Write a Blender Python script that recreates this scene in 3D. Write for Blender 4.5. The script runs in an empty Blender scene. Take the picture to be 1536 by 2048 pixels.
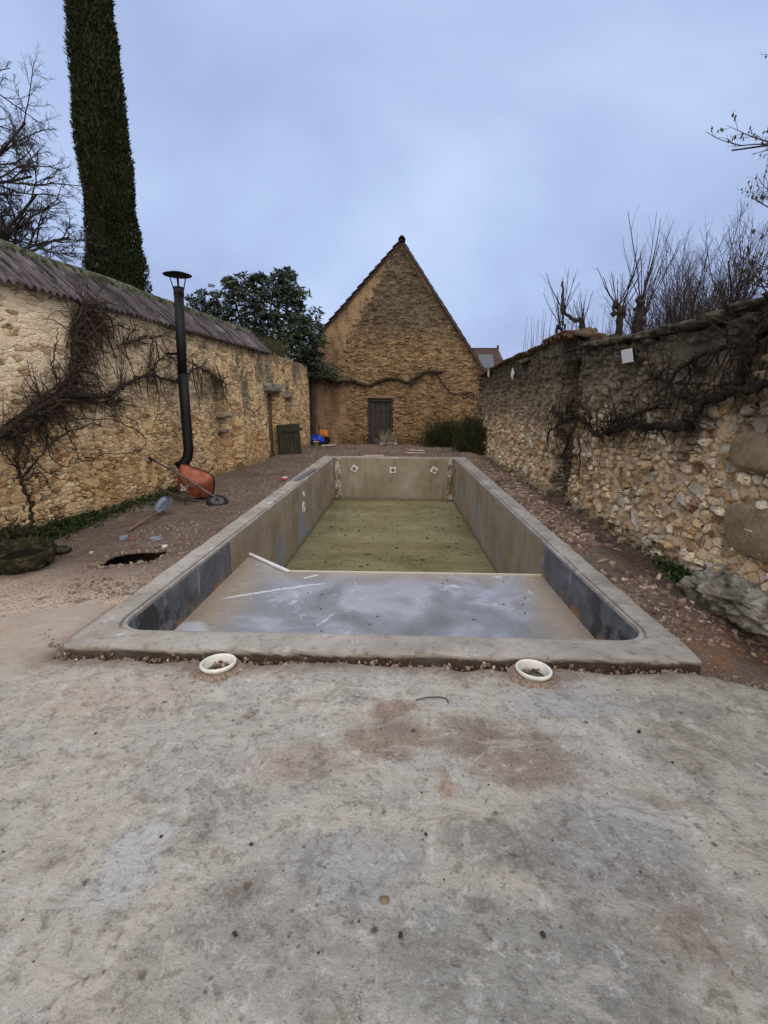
import bpy, math, random
import numpy as np
from mathutils import Vector, Matrix, noise as mnoise
rad = math.radians
S = bpy.context.scene
COL = S.collection
rng = random.Random(7)
npr = np.random.RandomState(5)

# ---------------------------------------------------------------- camera
F = 930.0; CAMH = 1.6; PITCH = math.atan(222 / F); YAW = math.atan(30 / (F / math.cos(PITCH))); ROLL = rad(0.35)
fw = Vector((-math.sin(YAW) * math.cos(PITCH), math.cos(YAW) * math.cos(PITCH), -math.sin(PITCH)))
rt0 = Vector((math.cos(YAW), math.sin(YAW), 0)); up0 = rt0.cross(fw)
rt = rt0 * math.cos(ROLL) + up0 * math.sin(ROLL); up = up0 * math.cos(ROLL) - rt0 * math.sin(ROLL)
cd = bpy.data.cameras.new('camera'); cam = bpy.data.objects.new('camera', cd); COL.objects.link(cam)
m = Matrix.Identity(4)
for i in range(3):
    m[i][0] = rt[i]; m[i][1] = up[i]; m[i][2] = -fw[i]; m[i][3] = (0, 0, CAMH)[i]
cam.matrix_world = m
cd.sensor_fit = 'HORIZONTAL'; cd.sensor_width = 36; cd.lens = F / 1536 * 36
cd.clip_start = 0.05; cd.clip_end = 2000
S.camera = cam

# ---------------------------------------------------------------- sky, sun, exposure
SUN_EL, SUN_AZ = rad(44), rad(165)      # azimuth measured from +Y towards +X
w = bpy.data.worlds.new('World'); S.world = w; w.use_nodes = True
nt = w.node_tree; nt.nodes.clear()
out = nt.nodes.new('ShaderNodeOutputWorld'); bg = nt.nodes.new('ShaderNodeBackground'); nt.links.new(bg.outputs[0], out.inputs[0])
sky = nt.nodes.new('ShaderNodeTexSky'); sky.sky_type = 'NISHITA'; sky.sun_disc = False
sky.sun_elevation = SUN_EL; sky.sun_rotation = SUN_AZ
sc_ = nt.nodes.new('ShaderNodeVectorMath'); sc_.operation = 'SCALE'; sc_.inputs['Scale'].default_value = 0.085
nt.links.new(sky.outputs[0], sc_.inputs[0])
tc = nt.nodes.new('ShaderNodeTexCoord')
sep = nt.nodes.new('ShaderNodeSeparateXYZ'); nt.links.new(tc.outputs['Generated'], sep.inputs[0])
# project the direction on a cloud layer overhead
addz = nt.nodes.new('ShaderNodeMath'); addz.operation = 'ADD'; addz.inputs[1].default_value = 0.34; nt.links.new(sep.outputs[2], addz.inputs[0])
mx = nt.nodes.new('ShaderNodeMath'); mx.operation = 'MAXIMUM'; mx.inputs[1].default_value = 0.08; nt.links.new(addz.outputs[0], mx.inputs[0])
dx = nt.nodes.new('ShaderNodeMath'); dx.operation = 'DIVIDE'; nt.links.new(sep.outputs[0], dx.inputs[0]); nt.links.new(mx.outputs[0], dx.inputs[1])
dy = nt.nodes.new('ShaderNodeMath'); dy.operation = 'DIVIDE'; nt.links.new(sep.outputs[1], dy.inputs[0]); nt.links.new(mx.outputs[0], dy.inputs[1])
cb = nt.nodes.new('ShaderNodeCombineXYZ'); nt.links.new(dx.outputs[0], cb.inputs[0]); nt.links.new(dy.outputs[0], cb.inputs[1])
n1 = nt.nodes.new('ShaderNodeTexNoise'); n1.inputs['Scale'].default_value = 0.95; n1.inputs['Detail'].default_value = 6; n1.inputs['Roughness'].default_value = 0.48
n1.inputs['Distortion'].default_value = 0.35
nt.links.new(cb.outputs[0], n1.inputs['Vector'])
cr = nt.nodes.new('ShaderNodeValToRGB'); nt.links.new(n1.outputs[0], cr.inputs[0])
el = cr.color_ramp.elements
el[0].position = 0.40; el[0].color = (0.385, 0.475, 0.745, 1)
el[1].position = 0.61; el[1].color = (0.56, 0.69, 0.96, 1)
e = el.new(0.5); e.color = (0.465, 0.58, 0.865, 1)
mxs = nt.nodes.new('ShaderNodeMix'); mxs.data_type = 'RGBA'; mxs.inputs[0].default_value = 0.9
nt.links.new(sc_.outputs[0], mxs.inputs[6]); nt.links.new(cr.outputs[0], mxs.inputs[7])
nt.links.new(mxs.outputs[2], bg.inputs[0]); bg.inputs[1].default_value = 0.55
sl = bpy.data.lights.new('sun', 'SUN'); so = bpy.data.objects.new('sun', sl); COL.objects.link(so)
sl.energy = 1.5; sl.angle = rad(115); sl.color = (1.0, 0.86, 0.67)
sd = Vector((math.sin(SUN_AZ) * math.cos(SUN_EL), math.cos(SUN_AZ) * math.cos(SUN_EL), math.sin(SUN_EL)))
so.rotation_euler = sd.to_track_quat('Z', 'Y').to_euler()
S.view_settings.view_transform = 'Standard'; S.view_settings.look = 'None'
S.view_settings.exposure = 0.97; S.view_settings.gamma = 1.0
S.cycles.max_bounces = 6; S.cycles.diffuse_bounces = 3; S.cycles.glossy_bounces = 3

# ---------------------------------------------------------------- helpers
def lin(r, g, b):
    f = lambda c: (c / 255 / 12.92) if c / 255 <= 0.04045 else ((c / 255 + 0.055) / 1.055) ** 2.4
    return (f(r), f(g), f(b), 1)

class NB:
    """small node builder"""
    def __init__(s, name, rough=0.9, spec=0.25):
        s.m = bpy.data.materials.new(name); s.m.use_nodes = True
        s.t = s.m.node_tree; s.t.nodes.clear()
        s.o = s.t.nodes.new('ShaderNodeOutputMaterial'); s.b = s.t.nodes.new('ShaderNodeBsdfPrincipled')
        s.t.links.new(s.b.outputs[0], s.o.inputs[0]); s.b.inputs['Roughness'].default_value = rough
        s.b.inputs['Specular IOR Level'].default_value = spec
        s.tc = s.t.nodes.new('ShaderNodeTexCoord'); s.P = s.tc.outputs['Object']
    def set(s, sock, v):
        if isinstance(v, bpy.types.NodeSocket): s.t.links.new(v, sock)
        elif isinstance(v, (tuple, list)) and sock.type == 'VECTOR': sock.default_value = v[:3]
        else: sock.default_value = v
    def n(s, kind, **kw):
        nd = s.t.nodes.new('ShaderNode' + kind)
        for k, v in kw.items(): setattr(nd, k, v)
        return nd
    def math(s, op, a, b=0.0, c=None, clamp=False):
        nd = s.n('Math', operation=op, use_clamp=clamp); s.set(nd.inputs[0], a); s.set(nd.inputs[1], b)
        if c is not None: s.set(nd.inputs[2], c)
        return nd.outputs[0]
    def add(s, a, b): return s.math('ADD', a, b)
    def sub(s, a, b): return s.math('SUBTRACT', a, b)
    def mul(s, a, b): return s.math('MULTIPLY', a, b)
    def vm(s, op, a, b=(0, 0, 0), scale=None):
        nd = s.n('VectorMath', operation=op); s.set(nd.inputs[0], a); s.set(nd.inputs[1], b)
        if scale is not None: s.set(nd.inputs['Scale'], scale)
        return nd.outputs[1] if op in ('LENGTH', 'DISTANCE') else nd.outputs[0]
    def noise(s, scale, detail=4, rough=0.55, vec=None, dist=0.0, col=False):
        nd = s.n('TexNoise'); s.set(nd.inputs['Vector'], vec if vec is not None else s.P)
        nd.inputs['Scale'].default_value = scale; nd.inputs['Detail'].default_value = detail
        nd.inputs['Roughness'].default_value = rough; nd.inputs['Distortion'].default_value = dist
        return nd.outputs[1] if col else nd.outputs[0]
    def vor(s, scale, vec=None, feature='F1', dim='3D', rnd=1.0):
        nd = s.n('TexVoronoi', feature=feature, voronoi_dimensions=dim); s.set(nd.inputs['Vector'], vec if vec is not None else s.P)
        nd.inputs['Scale'].default_value = scale; nd.inputs['Randomness'].default_value = rnd
        return nd
    def xyz(s, vec=None):
        nd = s.n('SeparateXYZ'); s.set(nd.inputs[0], vec if vec is not None else s.P); return nd.outputs
    def comb(s, x, y, z=0.0):
        nd = s.n('CombineXYZ'); s.set(nd.inputs[0], x); s.set(nd.inputs[1], y); s.set(nd.inputs[2], z); return nd.outputs[0]
    def scl(s, x, y, z, vec=None): return s.vm('MULTIPLY', vec if vec is not None else s.P, (x, y, z))
    def mr(s, v, a, b, c=0.0, d=1.0, smooth=True):
        nd = s.n('MapRange', interpolation_type='SMOOTHSTEP' if smooth else 'LINEAR')
        s.set(nd.inputs[0], v); s.set(nd.inputs[1], a); s.set(nd.inputs[2], b); s.set(nd.inputs[3], c); s.set(nd.inputs[4], d)
        return nd.outputs[0]
    def mix(s, f, a, b, mode='MIX'):
        nd = s.n('Mix', data_type='RGBA', blend_type=mode); nd.clamp_factor = True
        s.set(nd.inputs[0], f); s.set(nd.inputs[6], a); s.set(nd.inputs[7], b); return nd.outputs[2]
    def mixf(s, f, a, b):
        nd = s.n('Mix', data_type='FLOAT'); s.set(nd.inputs[0], f); s.set(nd.inputs[2], a); s.set(nd.inputs[3], b); return nd.outputs[0]
    def ramp(s, f, stops, const=False):
        nd = s.n('ValToRGB'); s.set(nd.inputs[0], f); cr = nd.color_ramp
        if const: cr.interpolation = 'CONSTANT'
        while len(cr.elements) < len(stops): cr.elements.new(0.5)
        for e_, (p, c) in zip(cr.elements, stops): e_.position = p; e_.color = c
        return nd.outputs[0]
    def bump(s, h, strength=0.5, dist=0.01):
        nd = s.n('Bump'); nd.inputs['Strength'].default_value = strength; nd.inputs['Distance'].default_value = dist
        s.set(nd.inputs['Height'], h); s.t.links.new(nd.outputs[0], s.b.inputs['Normal'])
    def disp(s, h, scale, mid=0.5):
        nd = s.n('Displacement'); s.set(nd.inputs['Height'], h); nd.inputs['Midlevel'].default_value = mid
        nd.inputs['Scale'].default_value = scale; s.t.links.new(nd.outputs[0], s.o.inputs['Displacement'])
        s.m.displacement_method = 'BOTH'
    def base(s, c): s.set(s.b.inputs['Base Color'], c)
    def rough(s, r): s.set(s.b.inputs['Roughness'], r)

def tag(o, label=None, cat=None, group=None, kind=None):
    for k, v in (('label', label), ('category', cat), ('group', group), ('kind', kind)):
        if v: o[k] = v
    return o
def empty(name, loc, rz=0.0, label=None, cat=None, group=None):
    o = bpy.data.objects.new(name, None); o.location = loc; o.rotation_euler = (0, 0, rz); o.empty_display_size = 0.1
    COL.objects.link(o); return tag(o, label, cat, group)
def mesh_np(name, V, quads=None, tris=None, mat=None, parent=None, smooth=False, matrix=None):
    me = bpy.data.meshes.new(name); V = np.asarray(V, dtype=np.float32)
    me.vertices.add(len(V)); me.vertices.foreach_set('co', V.ravel())
    loops = []; starts = []; tot = []; k = 0
    for arr, c in ((quads, 4), (tris, 3)):
        if arr is None or len(arr) == 0: continue
        arr = np.asarray(arr, dtype=np.int32); loops.append(arr.ravel()); nf = len(arr)
        starts.append(k + np.arange(nf) * c); tot.append(np.full(nf, c)); k += nf * c
    loops = np.concatenate(loops); starts = np.concatenate(starts); tot = np.concatenate(tot)
    me.loops.add(len(loops)); me.loops.foreach_set('vertex_index', loops)
    me.polygons.add(len(starts)); me.polygons.foreach_set('loop_start', starts.astype(np.int32)); me.polygons.foreach_set('loop_total', tot.astype(np.int32))
    me.polygons.foreach_set('use_smooth', np.full(len(starts), smooth))
    me.update(calc_edges=True); me.validate()
    o = bpy.data.objects.new(name, me); COL.objects.link(o)
    if mat: me.materials.append(mat)
    if parent: o.parent = parent
    return o
class MB:
    """collects shapes and links them as one mesh"""
    def __init__(s): s.v = []; s.f = []
    def poly(s, pts, faces):
        b = len(s.v); s.v += [tuple(p) for p in pts]; s.f += [tuple(i + b for i in f) for f in faces]; return s
    def box(s, c, d, M=None):
        pts = [Vector((c[0] + sx * d[0] / 2, c[1] + sy * d[1] / 2, c[2] + sz * d[2] / 2)) for sx in (-1, 1) for sy in (-1, 1) for sz in (-1, 1)]
        if M: pts = [M @ p for p in pts]
        return s.poly(pts, [(0, 1, 3, 2), (4, 6, 7, 5), (0, 4, 5, 1), (2, 3, 7, 6), (0, 2, 6, 4), (1, 5, 7, 3)])
    def bar(s, a, b, wd, th, upv=(0, 0, 1)):
        a = Vector(a); b = Vector(b); d = b - a; x = d.normalized(); y = Vector(upv).cross(x)
        if y.length < 1e-4: y = Vector((0, 1, 0)).cross(x)
        y.normalize(); z = x.cross(y)
        M = Matrix.Translation((a + b) / 2) @ Matrix((x, y, z)).transposed().to_4x4()
        return s.box((0, 0, 0), (d.length, wd, th), M)
    def tube(s, path, radii, k=6, cap=True):
        n = len(path); path = [Vector(p) for p in path]
        if not hasattr(radii, '__len__'): radii = [radii] * n
        t0 = (path[1] - path[0]).normalized(); a = Vector((0, 0, 1)) if abs(t0.z) < 0.9 else Vector((1, 0, 0))
        u = t0.cross(a).normalized(); b = len(s.v)
        for i in range(n):
            t = (path[min(i + 1, n - 1)] - path[max(i - 1, 0)])
            if t.length < 1e-9: t = t0
            t.normalize(); u = (u - t * u.dot(t))
            if u.length < 1e-6: u = t.orthogonal()
            u.normalize(); v = t.cross(u); r = radii[i]
            for j in range(k):
                an = 2 * math.pi * j / k; q = path[i] + u * (r * math.cos(an)) + v * (r * math.sin(an)); s.v.append((q.x, q.y, q.z))
        for i in range(n - 1):
            for j in range(k):
                s.f.append((b + i * k + j, b + i * k + (j + 1) % k, b + (i + 1) * k + (j + 1) % k, b + (i + 1) * k + j))
        if cap:
            s.f.append(tuple(b + j for j in range(k))[::-1]); s.f.append(tuple(b + (n - 1) * k + j for j in range(k)))
        return s
    def lathe(s, prof, c=(0, 0, 0), k=24, M=None, close=False):
        b = len(s.v); n = len(prof)
        for r, z in prof:
            for j in range(k):
                an = 2 * math.pi * j / k; p = Vector((r * math.cos(an), r * math.sin(an), z))
                if M: p = M @ p
                p = p + Vector(c); s.v.append((p.x, p.y, p.z))
        for i in range(n if close else n - 1):
            i2 = (i + 1) % n
            for j in range(k): s.f.append((b + i * k + j, b + i * k + (j + 1) % k, b + i2 * k + (j + 1) % k, b + i2 * k + j))
        return s
    def build(s, name, mat=None, parent=None, smooth=False, bevel=0.0, loc=None):
        me = bpy.data.meshes.new(name); me.from_pydata(s.v, [], s.f); me.update()
        if mat: me.materials.append(mat)
        if smooth: me.polygons.foreach_set('use_smooth', [True] * len(me.polygons))
        o = bpy.data.objects.new(name, me); COL.objects.link(o)
        if parent: o.parent = parent
        if loc: o.location = loc
        if bevel:
            md = o.modifiers.new('bevel', 'BEVEL'); md.width = bevel; md.segments = 2; md.limit_method = 'ANGLE'
        return o
def lump(name, loc, dims, mat, seed=0, rough=0.25, freq=2.0, sub=3, parent=None, flat=0.0, rz=0.0, sharp=False):
    """irregular rock-like body"""
    import bmesh
    bm = bmesh.new(); bmesh.ops.create_icosphere(bm, subdivisions=sub, radius=1)
    for v in bm.verts:
        p = v.co.copy(); d = mnoise.noise(p * freq + Vector((seed * 3.1, seed * 1.7, 0))) * rough + mnoise.noise(p * freq * 2.7 + Vector((seed, 9, 4))) * rough * 0.4
        if sub >= 5:
            for o_ in (5, 11, 23, 47): d += (abs(mnoise.noise(p * o_ + Vector((seed, 2, 7)))) - 0.25) * rough * 1.3 / o_ ** 0.8
        if sharp:
            q = Vector([math.copysign(abs(c) ** 0.6, c) for c in p]); p = q
        v.co = p * (1 + d)
        v.co.x *= dims[0] / 2; v.co.y *= dims[1] / 2; v.co.z *= dims[2] / 2
        if flat: v.co.z = max(v.co.z, -dims[2] / 2 * flat)
    me = bpy.data.meshes.new(name); bm.to_mesh(me); bm.free()
    me.polygons.foreach_set('use_smooth', [not sharp] * len(me.polygons))
    me.materials.append(mat); o = bpy.data.objects.new(name, me); COL.objects.link(o); o.location = loc; o.rotation_euler.z = rz
    if parent: o.parent = parent
    return o

def fbm(x, y, seed=0, octv=5, f0=1.0, gain=0.5):
    """vectorised value noise, about -1..1"""
    x = np.asarray(x, float); y = np.asarray(y, float); r = np.zeros(np.broadcast(x, y).shape); a = 1.0; tot = 0
    def h(i, j):
        n = (i * 374761393 + j * 668265263 + seed * 69069 + 1013904223) & 0xffffffff
        n = ((n ^ (n >> 13)) * 1274126177) & 0xffffffff
        return ((n ^ (n >> 16)) & 0xffff) / 32767.5 - 1
    for o in range(octv):
        X = x * f0 + 17.3 * o; Y = y * f0 + 9.1 * o; i = np.floor(X).astype(np.int64); j = np.floor(Y).astype(np.int64)
        u = X - i; v = Y - j; u = u * u * (3 - 2 * u); v = v * v * (3 - 2 * v)
        r = r + a * ((h(i, j) * (1 - u) + h(i + 1, j) * u) * (1 - v) + (h(i, j + 1) * (1 - u) + h(i + 1, j + 1) * u) * v)
        tot += a; a *= gain; f0 *= 2
    return r / tot
def sstep(a, b, x):
    t = np.clip((np.asarray(x, float) - a) / (b - a), 0, 1); return t * t * (3 - 2 * t)

# ---------------------------------------------------------------- ground
PX0, PX1, PY0, PY1 = -2.17, 1.90, 2.66, 13.36      # outer rim of the pool
def ground_h(x, y):
    x = np.asarray(x, float); y = np.asarray(y, float)
    n = fbm(x, y, 1, 5, 0.9) * 0.035 + fbm(x, y, 2, 4, 6.0) * 0.014
    z = n - 0.012
    # rubble ridge on the right, trench along the right wall
    z = z + 0.05 * np.exp(-((x - 2.18) / 0.2) ** 2) * sstep(4.5, 7, y) * (1 - sstep(14, 16, y))
    z = z - 0.05 * np.exp(-((x - 2.62) / 0.16) ** 2) * (1 - sstep(13, 16, y))
    # bank against the left wall
    xl = -4.25 + 0.097 * (y - 4.7)
    z = z + 0.07 * np.exp(-((x - xl) / 0.22) ** 2) * sstep(3.5, 5, y)
    # broken gap in front of the pool rim
    g = sstep(2.46, 2.53, y + fbm(x, y, 5, 3, 5.0) * 0.05) * (1 - sstep(2.70, 2.80, y)) * sstep(-2.5, -2.1, x) * (1 - sstep(1.9, 2.2, x))
    z = z - 0.085 * g
    # keep low along the rim
    near = (x > PX0 - 0.06) & (x < PX1 + 0.06) & (y > PY0) & (y < PY1 + 0.06)
    z = np.where(near, np.minimum(z, 0.015), z)
    # open pit left of the pool
    u = (x + 2.72) / 0.25; v = (y - 4.5 + (x + 2.72) * -0.35) / 0.20
    dpit = np.maximum(np.abs(u), np.abs(v)) + fbm(x, y, 8, 3, 7.0) * 0.18
    # hollow in front of the rock on the right
    z = z - 0.14 * np.exp(-(((x - 2.75) / 0.3) ** 2 + ((y - 2.9) / 0.5) ** 2))
    far = sstep(19, 40, np.hypot(x, y - 8)); return z * (1 - far)
xs = np.concatenate([-np.geomspace(500, 5.3, 26), np.arange(-5.2, 3.6, 0.025), np.geomspace(3.7, 500, 26)])
ys = np.concatenate([-np.geomspace(500, 1.1, 22), np.arange(-1.0, 2.2, 0.08), np.arange(2.2, 9, 0.025), np.arange(9, 18.6, 0.045), np.geomspace(18.8, 900, 26)])
X, Y = np.meshgrid(xs, ys); Z = ground_h(X, Y)
idx = np.arange(X.size).reshape(X.shape)
q = np.stack([idx[:-1, :-1], idx[:-1, 1:], idx[1:, 1:], idx[1:, :-1]], -1).reshape(-1, 4)
cx = (X[:-1, :-1] + X[1:, 1:]).ravel() / 2; cy = (Y[:-1, :-1] + Y[1:, 1:]).ravel() / 2
u_p = (cx + 2.72) / 0.25; v_p = (cy - 4.5 + (cx + 2.72) * -0.35) / 0.20; dp_ = np.maximum(np.abs(u_p), np.abs(v_p)) + fbm(cx, cy, 8, 3, 7.0) * 0.18
keep = (dp_ > 0.95) & ~((cx > PX0 + 0.08) & (cx < PX1 - 0.08) & (cy > PY0 + 0.08) & (cy < PY1 - 0.08))
M = NB('dirt', 0.95, 0.15); p = M.xyz()
nA = M.noise(0.8, 5, 0.6); nB_ = M.noise(7, 6, 0.65); nC = M.noise(45, 4, 0.6)
c = M.ramp(nA, [(0.3, lin(88, 77, 66)), (0.5, lin(110, 97, 84)), (0.7, lin(138, 124, 108))])
c = M.mix(M.mr(nB_, 0.42, 0.7), c, lin(96, 72, 62))
# pale sandy spill on the left near the slab
sand = M.mul(M.mr(p[1], 4.6, 3.2), M.mr(p[0], -1.6, -2.1))
sand = M.math('MULTIPLY', sand, M.mr(nB_, 0.25, 0.5), clamp=True)
c = M.mix(sand, c, M.mix(nC, lin(168, 148, 126), lin(208, 192, 170)))
# redder wet soil along the right wall
red = M.mul(M.mr(p[0], 2.15, 2.5), M.mr(p[1], 13, 5))
c = M.mix(M.mul(red, 0.85), c, M.mix(nB_, lin(64, 49, 42), lin(96, 76, 65)))
och = M.mul(M.mr(M.vm('DISTANCE', M.P, (2.35, 3.0, 0)), 0.55, 0.1), M.mr(nB_, 0.4, 0.6))
c = M.mix(M.mul(och, 0.7), c, lin(158, 112, 70))
v = M.vor(38); c = M.mix(M.mr(v.outputs['Distance'], 0.34, 0.2), c, M.mix(M.xyz(v.outputs['Color'])[0], lin(120, 104, 94), lin(190, 174, 158)))
far_ = M.mr(M.vm('LENGTH', M.P), 22, 40); c = M.mix(far_, c, lin(92, 98, 60))
M.base(c); M.bump(M.add(M.mul(nC, 0.6), M.add(M.mul(nB_, 1.2), M.mr(v.outputs['Distance'], 0.4, 0.1))), 0.8, 0.02)
M_DIRT = M.m
g = mesh_np('ground', np.stack([X.ravel(), Y.ravel(), Z.ravel()], 1), q[keep], None, M_DIRT, None, True); g['kind'] = 'structure'

# ---------------------------------------------------------------- concrete slab in front
xs = np.arange(-4.4, 3.4, 0.0175); ys = np.concatenate([np.arange(-3, 0.4, 0.1), np.arange(0.4, 4.3, 0.0175)])
X, Y = np.meshgrid(xs, ys)
edge = 2.585 + fbm(X, X * 0 + 3, 11, 4, 3.0) * 0.06 + fbm(X, Y, 12, 4, 12.0) * 0.04
edge = edge + np.where(X > 1.8, -(X - 1.8) * 0.55, 0) + sstep(-2.19, -2.30, X) * (0.95 + fbm(X, Y, 18, 3, 2.0) * 0.45)
d = edge - Y
Z = 0.016 + fbm(X, Y, 13, 4, 1.3) * 0.008 + fbm(X, Y, 14, 4, 7) * 0.0035
Z = Z - 0.10 * (1 - sstep(-0.012, 0.018, d)) - 0.012 * (1 - sstep(0.0, 0.10, d)) + 0.006 * np.exp(-((d - .06) / .03) ** 2) * fbm(X, Y, 17, 3, 10)
Z = Z - 0.022 * sstep(2.3, 2.9, Y) * (X < -2) - 0.03 * sstep(3.0, 3.7, Y) + fbm(X, Y, 20, 4, 12) * 0.006 * sstep(1.9, 2.6, Y)
# trowel ridges
Z = Z + 0.004 * fbm(X * 0.6 + Y * 1.6, Y * 0.35 - X * .3, 19, 3, 6.0)
# sockets for the two collars
for rx, ry in ((-1.08, 2.50), (0.82, 2.51)): Z = np.where(np.hypot(X - rx, Y - ry) < 0.115, -0.22, Z)
idx = np.arange(X.size).reshape(X.shape)
q = np.stack([idx[:-1, :-1], idx[:-1, 1:], idx[1:, 1:], idx[1:, :-1]], -1).reshape(-1, 4)
M = NB('slab_concrete', 0.82, 0.3)
P2 = M.vm('ADD', M.P, M.vm('SCALE', M.vm('SUBTRACT', M.noise(5, 4, 0.6, col=True), (0.5, 0.5, 0.5)), scale=0.28))
nA = M.noise(1.6, 6, 0.62, dist=0.3); nB_ = M.noise(6, 7, 0.7); nC = M.noise(30, 6, 0.7); nD = M.noise(140, 3, 0.6)
c = M.ramp(nA, [(0.30, lin(160, 155, 143)), (0.45, lin(200, 193, 176)), (0.58, lin(186, 183, 172)), (0.72, lin(218, 211, 194))])
def blot(cc, x, y, rx, ry, col, k):
    dd = M.vm('LENGTH', M.vm('DIVIDE', M.vm('SUBTRACT', P2, (x, y, 0)), (rx, ry, 1.0)))
    f = M.mul(M.mr(dd, 1.15, 0.55), M.mul(M.mr(nB_, 0.2, 0.6, 0.55, 1.0), k)); return M.mix(f, cc, col)
for b_ in [(0.57, 1.86, 0.30, 0.24, lin(142, 120, 104), 0.75), (0.36, 1.95, 0.22, 0.16, lin(138, 119, 104), 0.65), (-0.03, 1.93, 0.24, 0.16, lin(150, 122, 102), 0.75),
           (-0.45, 1.75, 0.26, 0.14, lin(170, 142, 122), 0.5), (-0.02, 2.15, 0.16, 0.08, lin(150, 112, 92), 0.7), (0.22, 1.65, 0.04, 0.08, lin(168, 124, 88), 0.5),
           (0.95, 2.25, 0.36, 0.16, lin(176, 178, 180), 0.6), (0.3, 2.22, 0.2, 0.08, lin(178, 178, 178), 0.5), (-0.9, 1.7, 0.3, 0.22, lin(184, 180, 172), 0.6),
           (0.8, 1.4, 0.34, 0.26, lin(152, 154, 152), 0.7), (0.4, 1.02, 0.5, 0.22, lin(138, 142, 138), 0.7), (-0.35, 1.05, 0.4, 0.2, lin(150, 150, 144), 0.6),
           (-0.9, 1.3, 0.12, 0.2, lin(200, 204, 206), 0.6), (0.95, 1.15, 0.22, 0.18, lin(140, 128, 116), 0.6), (0.35, 1.4, 0.2, 0.12, lin(122, 118, 112), 0.6),
           (-0.15, 1.3, 0.35, 0.15, lin(164, 168, 170), 0.6), (-0.75, 2.05, 0.06, 0.05, lin(120, 98, 82), 0.8), (-1.5, 2.2, 0.5, 0.25, lin(196, 178, 160), 0.6),
           (1.3, 1.9, 0.2, 0.2, lin(158, 146, 130), 0.5), (-1.08, 2.48, 0.22, 0.16, lin(130, 100, 82), 0.75), (0.82, 2.49, 0.22, 0.16, lin(130, 100, 82), 0.75)]:
    c = blot(c, *b_)
c = M.mix(M.mr(nB_, 0.50, 0.75), c, M.mix(0.6, c, lin(128, 116, 104)))
c = M.mix(M.mr(nC, 0.52, 0.66), c, M.mix(0.5, c, lin(108, 98, 86)))
nF = M.noise(11, 7, 0.8, dist=0.5); c = M.mix(M.mr(nF, 0.55, 0.61), c, M.mix(0.5, c, lin(112, 100, 88))); c = M.mix(M.mr(nF, 0.44, 0.38), c, M.mix(0.5, c, lin(228, 224, 216)))
nH = M.noise(2.3, 7, 0.78, dist=0.6); c = M.mix(M.mr(nH, 0.55, 0.60), c, M.mix(0.35, c, lin(116, 108, 100))); c = M.mix(M.mr(nH, 0.42, 0.38), c, M.mix(0.4, c, lin(216, 214, 210)))
nK = M.vor(2.2, vec=M.vm('ADD', M.P, M.vm('SCALE', M.noise(4, 5, 0.7, col=True), scale=0.35)), feature='DISTANCE_TO_EDGE').outputs['Distance']; crk = M.mul(M.mr(nK, 0.006, 0.0015), M.mr(nA, 0.5, 0.56)); c = M.mix(M.mul(crk, 0.7), c, lin(84, 74, 64))
c = M.mix(M.mr(nC, 0.42, 0.25), c, M.mix(0.5, c, lin(216, 210, 200)))
sv = M.vor(9, vec=M.vm('ADD', M.P, M.vm('SCALE', M.noise(40, 2, col=True), scale=0.02))); dotr = M.xyz(sv.outputs['Color'])
spot = M.mul(M.mr(sv.outputs['Distance'], 0.17, 0.05), M.math('GREATER_THAN', dotr[0], 0.55))
c = M.mix(M.mul(spot, M.mul(dotr[1], 0.95)), c, lin(84, 74, 66))
sv2 = M.vor(26, vec=M.vm('ADD', M.P, M.vm('SCALE', M.noise(60, 2, col=True), scale=0.015)))
spot2 = M.mul(M.mr(sv2.outputs['Distance'], 0.22, 0.08), M.math('GREATER_THAN', M.xyz(sv2.outputs['Color'])[0], 0.72))
c = M.mix(M.mul(spot2, 0.6), c, lin(96, 86, 78))
nE = M.noise(75, 5, 0.75); c = M.mix(M.mr(nE, 0.56, 0.76), c, M.mix(0.5, c, lin(104, 94, 82))); c = M.mix(M.mr(nE, 0.46, 0.30), c, M.mix(0.45, c, lin(226, 218, 204)))
nG = M.noise(3.0, 6, 0.75, vec=M.scl(1.0, 2.6, 1), dist=0.8); c = M.mix(M.mul(M.mr(nG, 0.54, 0.62), 0.4), c, lin(138, 126, 112)); c = M.mix(M.mul(M.mr(nG, 0.42, 0.36), 0.45), c, lin(206, 200, 190))
# dirt at the crumbling rear edge
pz = M.xyz(); lf = M.mul(M.mr(pz[0], -1.9, -2.5), M.mr(M.add(pz[1], nB_), 2.6, 3.2)); c = M.mix(M.mul(lf, 0.8), c, M.mix(nC, lin(170, 150, 130), lin(214, 198, 178)))
ed = M.mul(M.mul(M.mr(M.add(pz[1], M.mul(nB_, 0.3)), 2.52, 2.72), M.mr(pz[0], -2.4, -2.15)), 0.6); c = M.mix(ed, c, lin(120, 94, 80))
M.base(c); M.rough(M.mr(nA, 0.3, 0.7, 0.6, 0.95))
M.bump(M.add(M.mul(nC, 1.8), M.add(M.add(M.mul(nD, 0.35), M.mul(nE, 0.9)), M.sub(M.mul(nB_, 2.6), M.add(M.mul(spot, 0.9), M.mul(spot2, 0.4))))), 0.9, 0.012)
V = np.stack([X.ravel(), Y.ravel(), Z.ravel()], 1); dq = d.ravel()[q].max(1); q = q[dq > -0.05]
cx = V[q].mean(1)[:, 0]; cy = V[q].mean(1)[:, 1]; q = q[~((cx > PX0 + 0.03) & (cx < PX1 - 0.03) & (cy > PY0 + 0.05)) & ~((np.abs(cx + 2.72) < 0.4) & (np.abs(cy - 4.5) < 0.35))]
sl_ = mesh_np('concrete_slab', V, q, None, M.m, None, True); sl_['kind'] = 'structure'

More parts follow.
